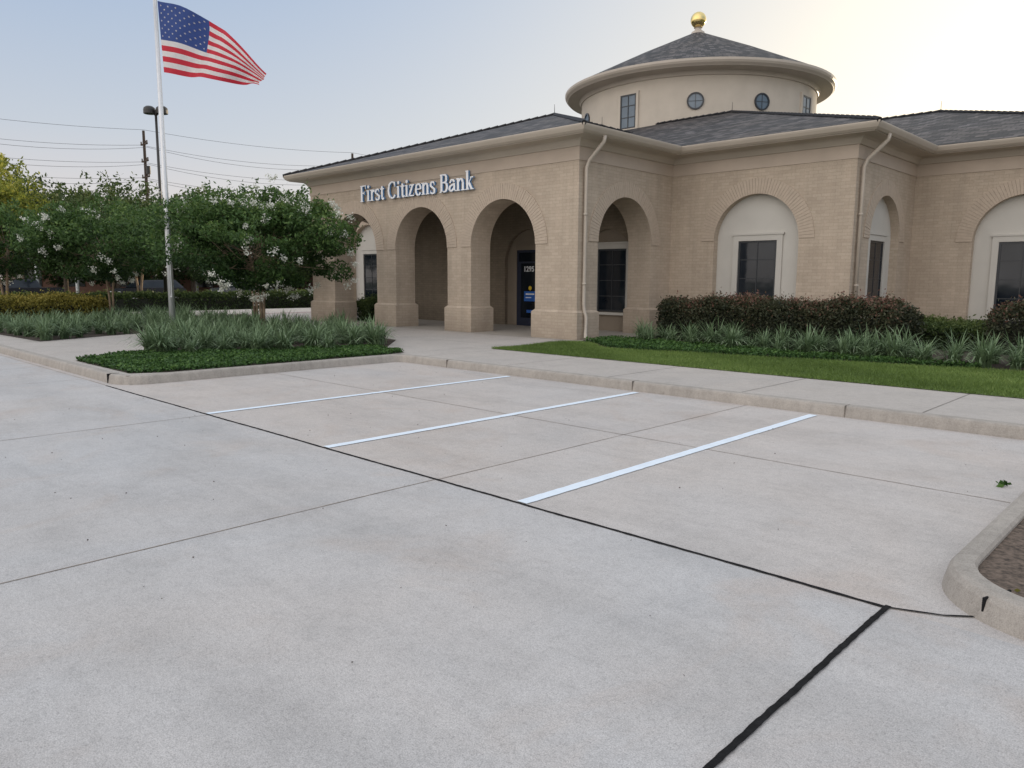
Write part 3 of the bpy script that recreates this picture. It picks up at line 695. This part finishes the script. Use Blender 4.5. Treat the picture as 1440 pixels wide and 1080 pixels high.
b=MB(); b.tube([(c+.36,15.13,.95),(c+.36,15.13,1.35)],.015,8); b.obj('handle',M['steel'],parent=dr)
b=MB(); bx(b,FB,c-.62-.16,c-.622,-.15,-.05,.15,2.91); bx(b,FB,c+.622,c+.78,-.15,-.05,.15,2.91); bx(b,FB,c-.62,c+.62,-.15,-.052,2.752,2.91); b.obj('door_surround',M['stuccoshade'],parent=dr)
def textmesh(txt,size,name,mat,loc,parent):
    cu=bpy.data.curves.new(name,'FONT'); cu.body=txt; cu.size=size; cu.align_x='CENTER'; cu.offset=.006; cu.extrude=.002
    o=bpy.data.objects.new('tmp',cu); COL.objects.link(o); bpy.context.view_layer.update()
    me=bpy.data.meshes.new_from_object(o.evaluated_get(bpy.context.evaluated_depsgraph_get())); bpy.data.objects.remove(o)
    me.transform(Matrix.Translation(loc)@Matrix.Rotation(R(90),4,'X')); me.materials.clear(); me.materials.append(mat)
    ob=bpy.data.objects.new(name,me); COL.objects.link(ob); tag(ob,parent); return ob
textmesh('1295',.25,'door_number',M['white'],Vector((c-.08,15.15+.092,2.02)),dr)
b=MB(); yy=15.15+.094
def disc(b,x,z,r,y,m): b.face([(x+r*math.cos(t*math.pi/8),y,z+r*math.sin(t*math.pi/8)) for t in range(16)],m)
b.box(c-.30,c+.26,yy,yy+.004,1.00,1.34,1); disc(b,c-.02,1.45,.075,yy,0); b.box(c-.22,c+.18,yy-.002,yy,1.22,1.27,2); b.box(c-.22,c+.04,yy-.002,yy,1.11,1.14,2); b.box(c-.18,c+.14,yy,yy+.004,.60,.70,1)
b.obj('door_decal',[M['yellow'],M['blue'],M['white']],parent=dr)

# cupola
RX,RY,RR=-15.75,28.7,5.36
ROT=empty('cupola',(RX,RY,7),parent=BLD)
ROT.matrix_parent_inverse=PW[BLD.name].inverted()
W0=6.6;W1=10.2
b=MB(); b.revolve([(RR,W0),(RR,W1)],RX,RY,128); b.obj('cupola_wall',M['stucco'],parent=ROT,smooth=True)
b=MB(); b.revolve([(RR+.0,10.00),(RR+.06,10.01),(RR+.09,10.10),(RR+.14,10.16),(RR+.66,10.20),(RR+.68,10.225),(RR+.76,10.30),(RR+.80,10.38),(RR+.80,10.47),(RR+.74,10.475)],RX,RY,128); b.obj('cornice',M['trim'],parent=ROT)
b=MB(); b.revolve([(RR+.785,10.468),(3.0,11.98),(.0,13.33)],RX,RY,128,uvs=True); b.obj('cupola_roof',M['slate'],parent=ROT)
b=MB(); b.revolve([(.34,13.14),(.30,13.27),(.16,13.36),(.15,13.44),(.20,13.47),(.0,13.50)],RX,RY,32); b.obj('finial_base',M['trim'],parent=ROT,smooth=True)
b=MB(); b.revolve([(max(0,.36*math.sin(R(a))),13.82-.36*math.cos(R(a))) for a in range(0,181,9)],RX,RY,40); b.obj('finial_ball',M['gold'],parent=ROT,smooth=True,merge=True)
va=math.atan2(-4.1-RY,3.85-RX)
def rotf(th):
    ca,sa=math.cos(th),math.sin(th)
    return lambda u,d,z:(RX+ca*(RR+d)-sa*u,RY+sa*(RR+d)+ca*u,z)
def rectwin(th):
    f=rotf(th); b=MB(); hw=.40;z0,z1=8.15,9.55
    for q in ((-hw,-hw+.06,z0,z1),(hw-.06,hw,z0,z1),(-hw+.06,hw-.06,z1-.06,z1),(-hw+.06,hw-.06,z0,z0+.06),(-.018,.018,z0+.06,z1-.06)): bx(b,f,q[0],q[1],-.1,.04,q[2],q[3])
    for k in (1,2): z=z0+(z1-z0)*k/3; bx(b,f,-hw+.06,hw-.06,-.1,.036,z-.016,z+.016)
    w=b.obj('window',M['frame'],parent=ROT)
    b=MB(); bx(b,f,-hw+.02,hw-.02,-.1,.02,z0+.02,z1-.02); b.obj('window_pane',M['glassblue'],parent=w)
    b=MB()
    bx(b,f,-hw-.12,-hw-.002,-.1,.05,z0-.1,z1+.1); bx(b,f,hw+.002,hw+.12,-.1,.05,z0-.1,z1+.1); bx(b,f,-hw-.002,hw+.002,-.1,.048,z1+.002,z1+.1); bx(b,f,-hw-.002,hw+.002,-.1,.06,z0-.1,z0-.002)
    b.obj('surround',M['stucco'],parent=w)
def roundwin(th):
    f=rotf(th); b=MB(); r0,r1=.285,.345; n=28; zc=9.0
    for k in range(n):
        a0,a1=2*math.pi*k/n,2*math.pi*(k+1)/n
        for (ra,da,rb,db) in ((r0,-.02,r0,.05),(r0,.05,r1,.05),(r1,.05,r1,-.1)):
            b.face([f(ra*math.cos(a0),da,zc+ra*math.sin(a0)),f(ra*math.cos(a1),da,zc+ra*math.sin(a1)),f(rb*math.cos(a1),db,zc+rb*math.sin(a1)),f(rb*math.cos(a0),db,zc+rb*math.sin(a0))])
    bx(b,f,-.010,.010,.02,.03,zc-.28,zc+.28); bx(b,f,-.28,.28,.02,.028,zc-.010,zc+.010)
    w=b.obj('round_window',M['frame'],parent=ROT)
    b=MB(); b.face([f(.29*math.cos(2*math.pi*k/n),.015,zc+.29*math.sin(2*math.pi*k/n)) for k in range(n)]); b.obj('window_pane',M['glassblue'],parent=w)
for off,kind in ((-64,'o'),(-31,'r'),(0,'o'),(29.5,'o'),(59,'r'),(90,'o'),(-97,'r'),(122,'o'),(155,'r'),(-135,'o')):
    (roundwin if kind=='o' else rectwin)(va+R(off))
# ------------------------------------------------------------------ sign lettering
TK,TN=.165,.080
def A_(cx,cy,rx,ry,a0,a1,n=14): return [(cx+rx*math.cos(R(a0+(a1-a0)*i/n)),cy+ry*math.sin(R(a0+(a1-a0)*i/n))) for i in range(n+1)]
XH=.68
def st(x,y0,y1,base=True,top=None):
    s=[('R',x-TK/2,x+TK/2,y0,y1)]
    if base: s.append(('R',x-TK/2-.07,x+TK/2+.07,y0,y0+.05))
    if top=='l': s.append(('R',x-TK/2-.08,x,y1-.06,y1))
    if top=='lr': s.append(('R',x-TK/2-.07,x+TK/2+.07,y1-.05,y1))
    return s
GL={
'F':(.70,st(.19,0,1,top='lr')+[('R',.19,.62,.93,1.0),('R',.58,.63,.76,1.0),('R',.19,.48,.49,.56),('R',.45,.50,.42,.63)]),
'i':(.36,st(.18,0,XH,top='l')+[('C',.18,.88,.10)]),
'r':(.50,st(.18,0,XH,top='l')+[('P',[(.22,.46),(.28,.58),(.36,.64)]),('C',.41,.59,.075)]),
's':(.50,[('P',A_(.24,.50,.16,.155,40,200,8)+[(.14,.42),(.30,.31)]+A_(.24,.175,.18,.155,50,-140,8)),('R',.37,.41,.46,.62),('R',.055,.095,.04,.2)]),
't':(.42,[('R',.20-TK/2,.20+TK/2,.12,.80),('R',.04,.40,.61,.68),('P',[(.20,.12),(.24,.04),(.32,.035),(.40,.09)])]),
'C':(.86,[('P',A_(.46,.5,.36,.47,42,318,26)),('R',.70,.755,.66,.97)]),
'z':(.56,[('R',.06,.50,.61,.68),('R',.06,.50,0,.07),('D',(.07,.06),(.34,.62),.17),('R',.06,.10,.50,.68),('R',.46,.50,0,.18)]),
'e':(.58,[('P',A_(.30,.34,.215,.31,0,325,22)),('R',.12,.52,.325,.39)]),
'n':(.72,st(.17,0,XH,top='l')+st(.54,0,.45)+[('P',[(.20,.50),(.30,.60),(.40,.635),(.49,.58),(.54,.44)])]),
'B':(.76,st(.19,0,1,top='lr')+[('P',[(.2,.965),(.42,.965)]+A_(.42,.755,.16,.21,90,-90,10)+[(.2,.53)]),('P',[(.2,.535),(.44,.535)]+A_(.44,.285,.19,.25,90,-90,10)+[(.2,.035)])]),
'a':(.60,[('R',.37,.37+TK*.95,.06,.50),('P',A_(.29,.47,.16,.17,150,10,8)+[(.44,.45)]),('P',[(.42,.40),(.22,.34)]+A_(.22,.18,.13,.14,100,300,10)+[(.40,.14)]),('R',.50,.59,0,.07),('C',.14,.52,.065)]),
'k':(.68,st(.18,0,1.02,top='l')+[('D',(.24,.30),(.46,.62),.07),('R',.38,.62,.62,.68),('D',(.30,.38),(.50,.02),.17),('R',.40,.66,0,.05)]),
}
def lettering(txt,u0,z0,H,sx,y):
    b=MB(); x=0; cnt=0
    def prism(pts):
        nonlocal cnt
        cnt+=1; d=.080+(cnt%9)*.0012
        q=[(u0+px*H*sx,z0+pz*H) for px,pz in pts]
        b.face([(u,y-d,z) for u,z in q],0)
        for i in range(len(q)):
            j=(i+1)%len(q); b.face([(q[i][0],y-.02,q[i][1]),(q[j][0],y-.02,q[j][1]),(q[j][0],y-d,q[j][1]),(q[i][0],y-d,q[i][1])],1)
    for ch in txt:
        if ch==' ': x+=.32; continue
        adv,parts=GL[ch]
        for p in parts:
            if p[0]=='R': prism([(x+p[1],p[3]),(x+p[2],p[3]),(x+p[2],p[4]),(x+p[1],p[4])])
            elif p[0]=='C': prism([(x+p[1]+p[3]*math.cos(k*math.pi/7),p[2]+p[3]*math.sin(k*math.pi/7)) for k in range(14)])
            elif p[0]=='D':
                (xa,ya),(xb,yb),w=p[1:]; prism([(x+xa-w/2,ya),(x+xa+w/2,ya),(x+xb+w/2,yb),(x+xb-w/2,yb)])
            else:
                P=p[1]; Lp=[];Rp=[]
                for i,(px,py) in enumerate(P):
                    x2,y2=P[min(i+1,len(P)-1)];x1_,y1_=P[max(i-1,0)]; dx,dy=x2-x1_,y2-y1_; l=math.hypot(dx,dy) or 1
                    w=TN+(TK-TN)*abs(dy/l)**1.3; nx,ny=-dy/l*w/2,dx/l*w/2; Lp.append((x+px+nx,py+ny));Rp.append((x+px-nx,py-ny))
                for i in range(len(P)-1): prism([Lp[i],Lp[i+1],Rp[i+1],Rp[i]])
        x+=adv
    return b,x
b,wd=lettering('First Citizens Bank',0,0,1,1,0)
b,_=lettering('First Citizens Bank',-18.36,4.35,.54,5.72/(wd*.54),YF-.03)
b.obj('wall_sign',[M['white'],M['letterside']],label='raised white serif lettering mounted above the brick arches',category='sign')

# ------------------------------------------------------------------ flagpole and flag
PX,PY=-17.8,4.6
FP=empty('flagpole',(PX,PY,.15),label='tall brushed metal flagpole standing in the planted bed',category='flagpole')
b=MB(); b.tube([(PX,PY,.1),(PX,PY,3),(PX,PY,9.55)],[.085,.075,.05],16); b.obj('pole',M['steel'],parent=FP,smooth=True)
b=MB(); b.revolve([(max(0,.09*math.sin(R(a))),9.64-.09*math.cos(R(a))) for a in range(0,181,15)],PX,PY,16); b.obj('finial',M['gold'],parent=FP,smooth=True)
b=MB(); b.tube([(PX+.10,PY-.02,1.2),(PX+.11,PY-.02,5),(PX+.09,PY-.02,9.4)],.006,5); b.tube([(PX+.08,PY-.05,1.2),(PX+.16,PY-.05,1.2)],.012,6); b.obj('halyard',M['white'],parent=FP)
b=MB(); b.revolve([(.09,.14),(.2,.14),(.2,.19),(.11,.25),(.09,.26)],PX,PY,24); b.obj('base_collar',M['steel'],parent=FP)
def interp(tbl,s):
    xs=[t[0] for t in tbl]; ys=[t[1] for t in tbl]
    return sum(np.interp(min(1,max(0,s+o)),xs,ys)*w for o,w in ((-.05,.25),(0,.5),(.05,.25)))
def flagP(s,t):
    mx=.0212;mz=.0186
    tx=interp([(0,0),(.25,42),(.5,80),(.7,108),(.85,130),(1,142)],s); tz=interp([(0,0),(.2,10),(.4,26),(.55,43),(.7,64),(.85,88),(1,104)],s)
    bxx=interp([(0,4),(.25,36),(.5,72),(.75,108),(1,143)],s); bz=interp([(0,98),(.25,104),(.5,111),(.75,118),(1,124)],s)
    x=(tx*(1-t)+bxx*t)*mx; z=-(tz*(1-t)+bz*t)*mz
    x+=.04*math.sin(t*9+s*3)*s
    w=.22*math.sin(s*11.5+t*2.6-.5)*min(1,s*3)+.07*math.sin(s*23+t*6)*s+ .35*s*s
    d=Vector((.78,.626,0)); n=Vector((.626,-.78,0))
    return Vector((PX+.06,PY,9.03))+d*x+n*w+Vector((0,0,z+.045*math.sin(s*12-t*2)*s))
M['fred']=simple('flag red',(.62,.04,.065),.8,.06,5); M['fwhite']=simple('flag white',(.80,.77,.76),.8,.04,5); M['fblue']=simple('flag blue',(.05,.09,.28),.8,.08,5)
b=MB(); NS_,NT=60,39
grid=[[flagP(i/NS_,j/NT) for j in range(NT+1)] for i in range(NS_+1)]
b.v=[tuple(p) for c_ in grid for p in c_]
for i in range(NS_):
    for j in range(NT):
        a=i*(NT+1)+j; b.f.append((a,a+NT+1,a+NT+2,a+1)); st_=j//3; m=0 if st_%2==0 else 1
        if i<NS_*.4 and st_<7: m=2
        b.m.append(m); b.uv.append([(0,0)]*4)
for k,mn in enumerate(('fred','fwhite','fblue')):
    mt=M[mn]; nt=mt.node_tree; bs=nt.nodes['Principled BSDF']; out=[n for n in nt.nodes if n.type=='OUTPUT_MATERIAL'][0]
    tr=N(nt,'ShaderNodeBsdfTranslucent'); nt.links.new(bs.inputs['Base Color'].links[0].from_socket,tr.inputs['Color']); mx=N(nt,'ShaderNodeMixShader'); mx.inputs[0].default_value=.4
    nt.links.new(bs.outputs[0],mx.inputs[1]); nt.links.new(tr.outputs[0],mx.inputs[2]); nt.links.new(mx.outputs[0],out.inputs['Surface'])
FL=b.obj('flag',[M['fred'],M['fwhite'],M['fblue']],smooth=True,label='American flag with red and white stripes waving from the flagpole',category='flag')
b=MB()
for r_ in range(9):
    for c_ in range(6 if r_%2==0 else 5):
        s0=(.4/12)*(1+2*c_+(r_%2)); t0=(7/13)/10*(1+r_)
        for sgn in (-1,1):
            P=[]
            for k in range(10):
                rr=.016 if k%2==0 else .0065; a=math.pi/2+k*math.pi/5
                s=s0+rr*.62*math.cos(a); t=t0-rr*math.sin(a)*1.05
                p=flagP(s,t); e=.01; n=(flagP(s+e,t)-p).cross(flagP(s,t+e)-p).normalized(); P.append(p+n*sgn*.008)
            cpt=sum(P,Vector())/10
            for k in range(10): b.face([cpt,P[k],P[(k+1)%10]])
b.obj('stars',M['fwhite'],parent=FL)

# ------------------------------------------------------------------ lamp post, utility poles, wires
def lamp(x,y,h,d,label):
    r=empty('street_lamp',(x,y,0),label=label,category='street lamp',group='parking lot lamp posts')
    b=MB(); b.tube([(x,y,0),(x,y,.8)],.22,12); b.obj('lamp_base',M['curb'],parent=r)
    b=MB(); b.tube([(x,y,.8),(x,y,h)],[.10,.07],10); b.obj('pole',M['dark'],parent=r,smooth=True)
    for s in (-1,1):
        ax,ay=d[0]*s,d[1]*s
        b=MB(); b.tube([(x,y,h-.35),(x+ax*.25,y+ay*.25,h-.12),(x+ax*.30,y+ay*.30,h-.03)],.035,8); b.obj('arm',M['dark'],parent=r)
        b=MB(); cx,cy=x+ax*.42,y+ay*.42
        b.revolve([(0,h+.22),(.18,h+.21),(.30,h+.12),(.33,h-.0),(.33,h-.2),(.28,h-.22)],cx,cy,20); b.obj('lamp_head',M['dark'],parent=r,smooth=True)
        b=MB(); b.revolve([(0,h-.23),(.28,h-.21)],cx,cy,20); b.obj('lamp_lens',M['glass'],parent=r)
lamp(-42.2,14.1,11.3,(.721*.85,.693*.85),'tall dark lamp post with two round heads')
poles=[(-94.0,5.9),(-89.3,31.2),(-84.6,56.5)]
def upole(x,y,h=18.6):
    r=empty('utility_pole',(x,y,0),label='weathered wooden utility pole with crossarms and insulators',category='utility pole',group='utility poles carrying power lines')
    b=MB(); b.tube([(x,y,0),(x,y,h)],[.24,.15],10); b.obj('pole',M['wood'],parent=r)
    for zz,w in ((h-1.5,.9),(h-3.4,.9),(h-5.2,1.0),(h-7.0,.7)):
        b=MB(); b.box(x-w,x+w,y-.08,y+.08,zz-.08,zz+.08)
        for s in (-1,-.3,.5,1): b.tube([(x+s*w*.95,y,zz+.08),(x+s*w*.95,y,zz+.36)],.07,6)
        b.obj('crossarm',M['wood'],parent=r)
    b=MB(); b.revolve([(0,h-4.9),(.26,h-4.9),(.26,h-4.0),(0,h-3.95)],x+.5,y+.1,12); b.obj('transformer',M['dark'],parent=r)
for p in poles: upole(*p)
def wire(z,ox,sag):
    b=MB(); ext=[(poles[0][0]*2-poles[1][0],poles[0][1]*2-poles[1][1])]+poles+[(poles[2][0]*2-poles[1][0],poles[2][1]*2-poles[1][1])]
    pts=[]
    for (x0,y0),(x1,y1) in zip(ext[:-1],ext[1:]):
        for k in range(12):
            t=k/12; pts.append((x0+(x1-x0)*t+ox,y0+(y1-y0)*t,z-4*sag*t*(1-t)))
    b.tube(pts,.019,5,cap=False); b.obj('power_line',M['wire'],label='thin sagging overhead power line between utility poles',category='power line',group='overhead power lines')
wire(18.7,0,.5)
for z in (17.1,15.2,13.4,11.6):
    wire(z,-.9,.8)
    wire(z-.45,.9,1.15)

# ------------------------------------------------------------------ distant brick building
DB=empty('distant_building',(-76,26,0),label='low brown brick building with white columns beyond the trees',category='building')
M['brown']=simple('brown brick',(.20,.11,.085),.9,.15,3); M['shingle']=simple('brown shingle',(.12,.10,.09),.9,.2,3)
u=Vector((18.9,18.1,0)).normalized(); nrm=Vector((u.y,-u.x,0)); O=Vector((-84,15,0))
def q(a,d,z): p=O+u*a+nrm*d; return (p.x,p.y,z)
def obx(b,a0,a1,d0,d1,z0,z1,m=0): bx(b,lambda a,d,z:q(a,d,z),a0,a1,d0,d1,z0,z1,m)
b=MB(); obx(b,0,44,-12,0,0,3.4); b.obj('wall',M['brown'],parent=DB)
b=MB(); 
for f_ in ([q(-1,2.6,3.3),q(45,2.6,3.3),q(38,-5,5.6),q(6,-5,5.6)],[q(45,-13,3.3),q(-1,-13,3.3),q(6,-5,5.6),q(38,-5,5.6)],[q(-1,-13,3.3),q(-1,2.6,3.3),q(6,-5,5.6)],[q(45,2.6,3.3),q(45,-13,3.3),q(38,-5,5.6)]): b.face(f_)
b.obj('roof',M['shingle'],parent=DB)
for k in range(12):
    b=MB(); b.tube([q(1+k*3.8,2.2,0),q(1+k*3.8,2.2,3.28)],.16,10); b.obj('column',M['white'],parent=DB)
for k in range(10):
    b=MB(); obx(b,2.2+k*4.2,3.9+k*4.2,0.0,.06,.9,2.5); b.obj('window',M['glass'],parent=DB)

# ------------------------------------------------------------------ cars
def car(x,y,rot,body,label,kind='suv'):
    r=empty('parked_car',(x,y,0),label=label,category='car',group='cars parked beyond the drive')
    Mx=Matrix.Translation((x,y,0))@Matrix.Rotation(rot,4,'Z')
    T=lambda p: tuple(Mx@Vector(p))
    lo=[(-2.3,.35),(-2.32,.8),(-2.15,1.0),(-1.2,1.05),(2.05,1.08),(2.3,.95),(2.35,.4)]
    b=MB()
    def ext(prof,w,m=0,wt=None):
        Lf=[T((px,-(w if wt is None else wt(pz)),pz)) for px,pz in prof];Rt=[T((px,(w if wt is None else wt(pz)),pz)) for px,pz in prof]
        b.face(Lf,m);b.face(Rt[::-1],m)
        for i in range(len(prof)):
            j=(i+1)%len(prof); b.face([Lf[i],Lf[j],Rt[j],Rt[i]],m)
    ext(lo,.92)
    hi=[(-1.25,1.05),(-.6,1.6),(1.6,1.64),(2.15,1.08)] if kind=='suv' else [(-1.2,1.05),(-.5,1.62),(.7,1.62),(.95,1.06)]
    ext(hi,.8,0,lambda z:.90-.22*(z-1.05)/.6)
    b.obj('body',body,parent=r,bevel=.04)
    b=MB(); g=[(-1.08,1.10),(-.58,1.52),(1.5,1.55),(1.95,1.12)] if kind=='suv' else [(-1.05,1.1),(-.45,1.54),(.62,1.54),(.82,1.1)]
    for s in (-1,1): b.face([T((px,s*(.912-.22*(pz-1.05)/.6),pz)) for px,pz in g])
    b.face([T((-1.27,-.8,1.10)),T((-1.27,.8,1.10)),T((-.68,.66,1.56)),T((-.68,-.66,1.56))])
    b.obj('window',M['glass'],parent=r)
    for wx in (-1.45,1.45):
        for s in (-1,1):
            b=MB(); b.tube([T((wx,s*.72,.36)),T((wx,s*.95,.36))],.36,18,0); b.tube([T((wx,s*.94,.36)),T((wx,s*.965,.36))],.22,14,1); b.obj('wheel',[M['dark'],M['steel']],parent=r)
    for s in (-1,1):
        b=MB(); b.box(-2.36,-2.30,s*.62-.16,s*.62+.16,.68,.82); b.v=[T(p) for p in b.v]; b.obj('headlight',M['white'],parent=r)
M['cardk']=simple('dark car paint',(.02,.022,.028),.25,.05,3); M['cargr']=simple('grey car paint',(.07,.075,.085),.3,.03,3)
car(-52.5,17.0,R(95),M['cardk'],'dark sport utility car parked beyond the hedge')
car(-53.5,24.5,R(95),M['cargr'],'grey sport utility car parked beyond the hedge')
car(-54,9.5,R(92),M['cardk'],'dark pickup parked beyond the hedge','truck')

# litter on the lot
q_=np.array([[2.50+random.random()*.09,3.18+random.random()*.09,.012+random.random()*.03] for _ in range(12)])
leafobj('fallen_leaves',q_,.055,M['cover'],rng.random(12),aspect=.7,kind='stuff',label='small cluster of fallen green leaves on the concrete',category='leaves')
q_=np.column_stack([rng.uniform(-8,4,200),rng.uniform(-3,5.4,200),np.full(200,.01)]); leafobj('fallen_leaves',q_,.014,M['mulch'],rng.random(200),aspect=.7,up=.95,kind='stuff',label='tiny scattered debris on the concrete',category='debris')
q_=sample([(3.15,.4),(5,.4),(5,4.6),(3.0,4.6)],1800); leafobj('wood_chips',np.column_stack([q_,.115+rng.random(1800)*.02]),.035,M['golden'],rng.random(1800)*.3,aspect=.5,up=.8,kind='stuff',label='scattered chips and gravel on the island soil',category='mulch')

# ------------------------------------------------------------------ light
SUN_AZ=R(-4); SUN_EL=R(5.5)
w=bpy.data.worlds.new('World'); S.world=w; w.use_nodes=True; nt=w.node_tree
bg=nt.nodes['Background']; sk=N(nt,'ShaderNodeTexSky',sky_type='NISHITA'); sk.sun_disc=False; sk.sun_elevation=SUN_EL; sk.sun_rotation=SUN_AZ
sk.air_density=1.0; sk.dust_density=1.2; sk.ozone_density=1.5; sk.altitude=20
d=Vector((math.sin(SUN_AZ)*math.cos(SUN_EL),math.cos(SUN_AZ)*math.cos(SUN_EL),math.sin(SUN_EL)))
tc=N(nt,'ShaderNodeTexCoord').outputs['Generated']
nz=N(nt,'ShaderNodeVectorMath',operation='NORMALIZE'); nt.links.new(tc,nz.inputs[0])
sep=N(nt,'ShaderNodeSeparateXYZ'); nt.links.new(nz.outputs[0],sep.inputs[0])
dt=N(nt,'ShaderNodeVectorMath',operation='DOT_PRODUCT'); nt.links.new(nz.outputs[0],dt.inputs[0]); dt.inputs[1].default_value=tuple(d)
cosp=MA(nt,'MAXIMUM',dt.outputs['Value'],0.0)
haze=ramp(nt,sep.outputs[2],[(0.0,(.78,.68,.64)),(.07,(.74,.68,.67)),(.17,(.57,.62,.70)),(.33,(.40,.51,.69)),(.60,(.70,.80,.95)),(1.0,(.88,.93,1.0))])  # upper stops brightened overhead, out of view, to light the ground
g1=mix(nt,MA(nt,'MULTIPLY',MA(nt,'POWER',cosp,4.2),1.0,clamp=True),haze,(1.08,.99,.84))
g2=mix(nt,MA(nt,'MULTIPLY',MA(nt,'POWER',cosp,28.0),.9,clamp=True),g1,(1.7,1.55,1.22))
back_fill=MA(nt,'MULTIPLY',MA(nt,'MAXIMUM',MA(nt,'MULTIPLY',sep.outputs[1],-1.0),0.0),1.0)
g3=mix(nt,back_fill,g2,(1.72,1.60,1.52))  # added bright sky behind the camera, unseen, fills the shaded facade
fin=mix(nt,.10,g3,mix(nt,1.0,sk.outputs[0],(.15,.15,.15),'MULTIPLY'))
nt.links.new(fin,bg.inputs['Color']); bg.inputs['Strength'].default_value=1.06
sun=bpy.data.lights.new('Sun','SUN'); sun.energy=3.0; sun.angle=R(.6); sun.color=(1,.82,.58)
so=bpy.data.objects.new('Sun',sun); COL.objects.link(so)
so.rotation_euler=d.to_track_quat('Z','Y').to_euler()

# ------------------------------------------------------------------ camera
f,pitch,roll,yaw,cx,cy,h=1060.3094,0.136,0.0057,0.7661,3.8501,-4.0979,1.6972
fw=Vector((-math.sin(yaw)*math.cos(pitch),math.cos(yaw)*math.cos(pitch),-math.sin(pitch)))
r0=Vector((math.cos(yaw),math.sin(yaw),0)); u0=r0.cross(fw)
r=math.cos(roll)*r0+math.sin(roll)*u0; u=-math.sin(roll)*r0+math.cos(roll)*u0
cam=bpy.data.cameras.new('Camera'); cam.sensor_width=36; cam.lens=f/1440*36; cam.clip_end=4000; cam.clip_start=.1
co=bpy.data.objects.new('Camera',cam); COL.objects.link(co)
co.matrix_world=Matrix(((r.x,u.x,-fw.x,cx),(r.y,u.y,-fw.y,cy),(r.z,u.z,-fw.z,h),(0,0,0,1)))
S.camera=co
S.view_settings.view_transform='Standard'; S.view_settings.look='None'; S.view_settings.exposure=0
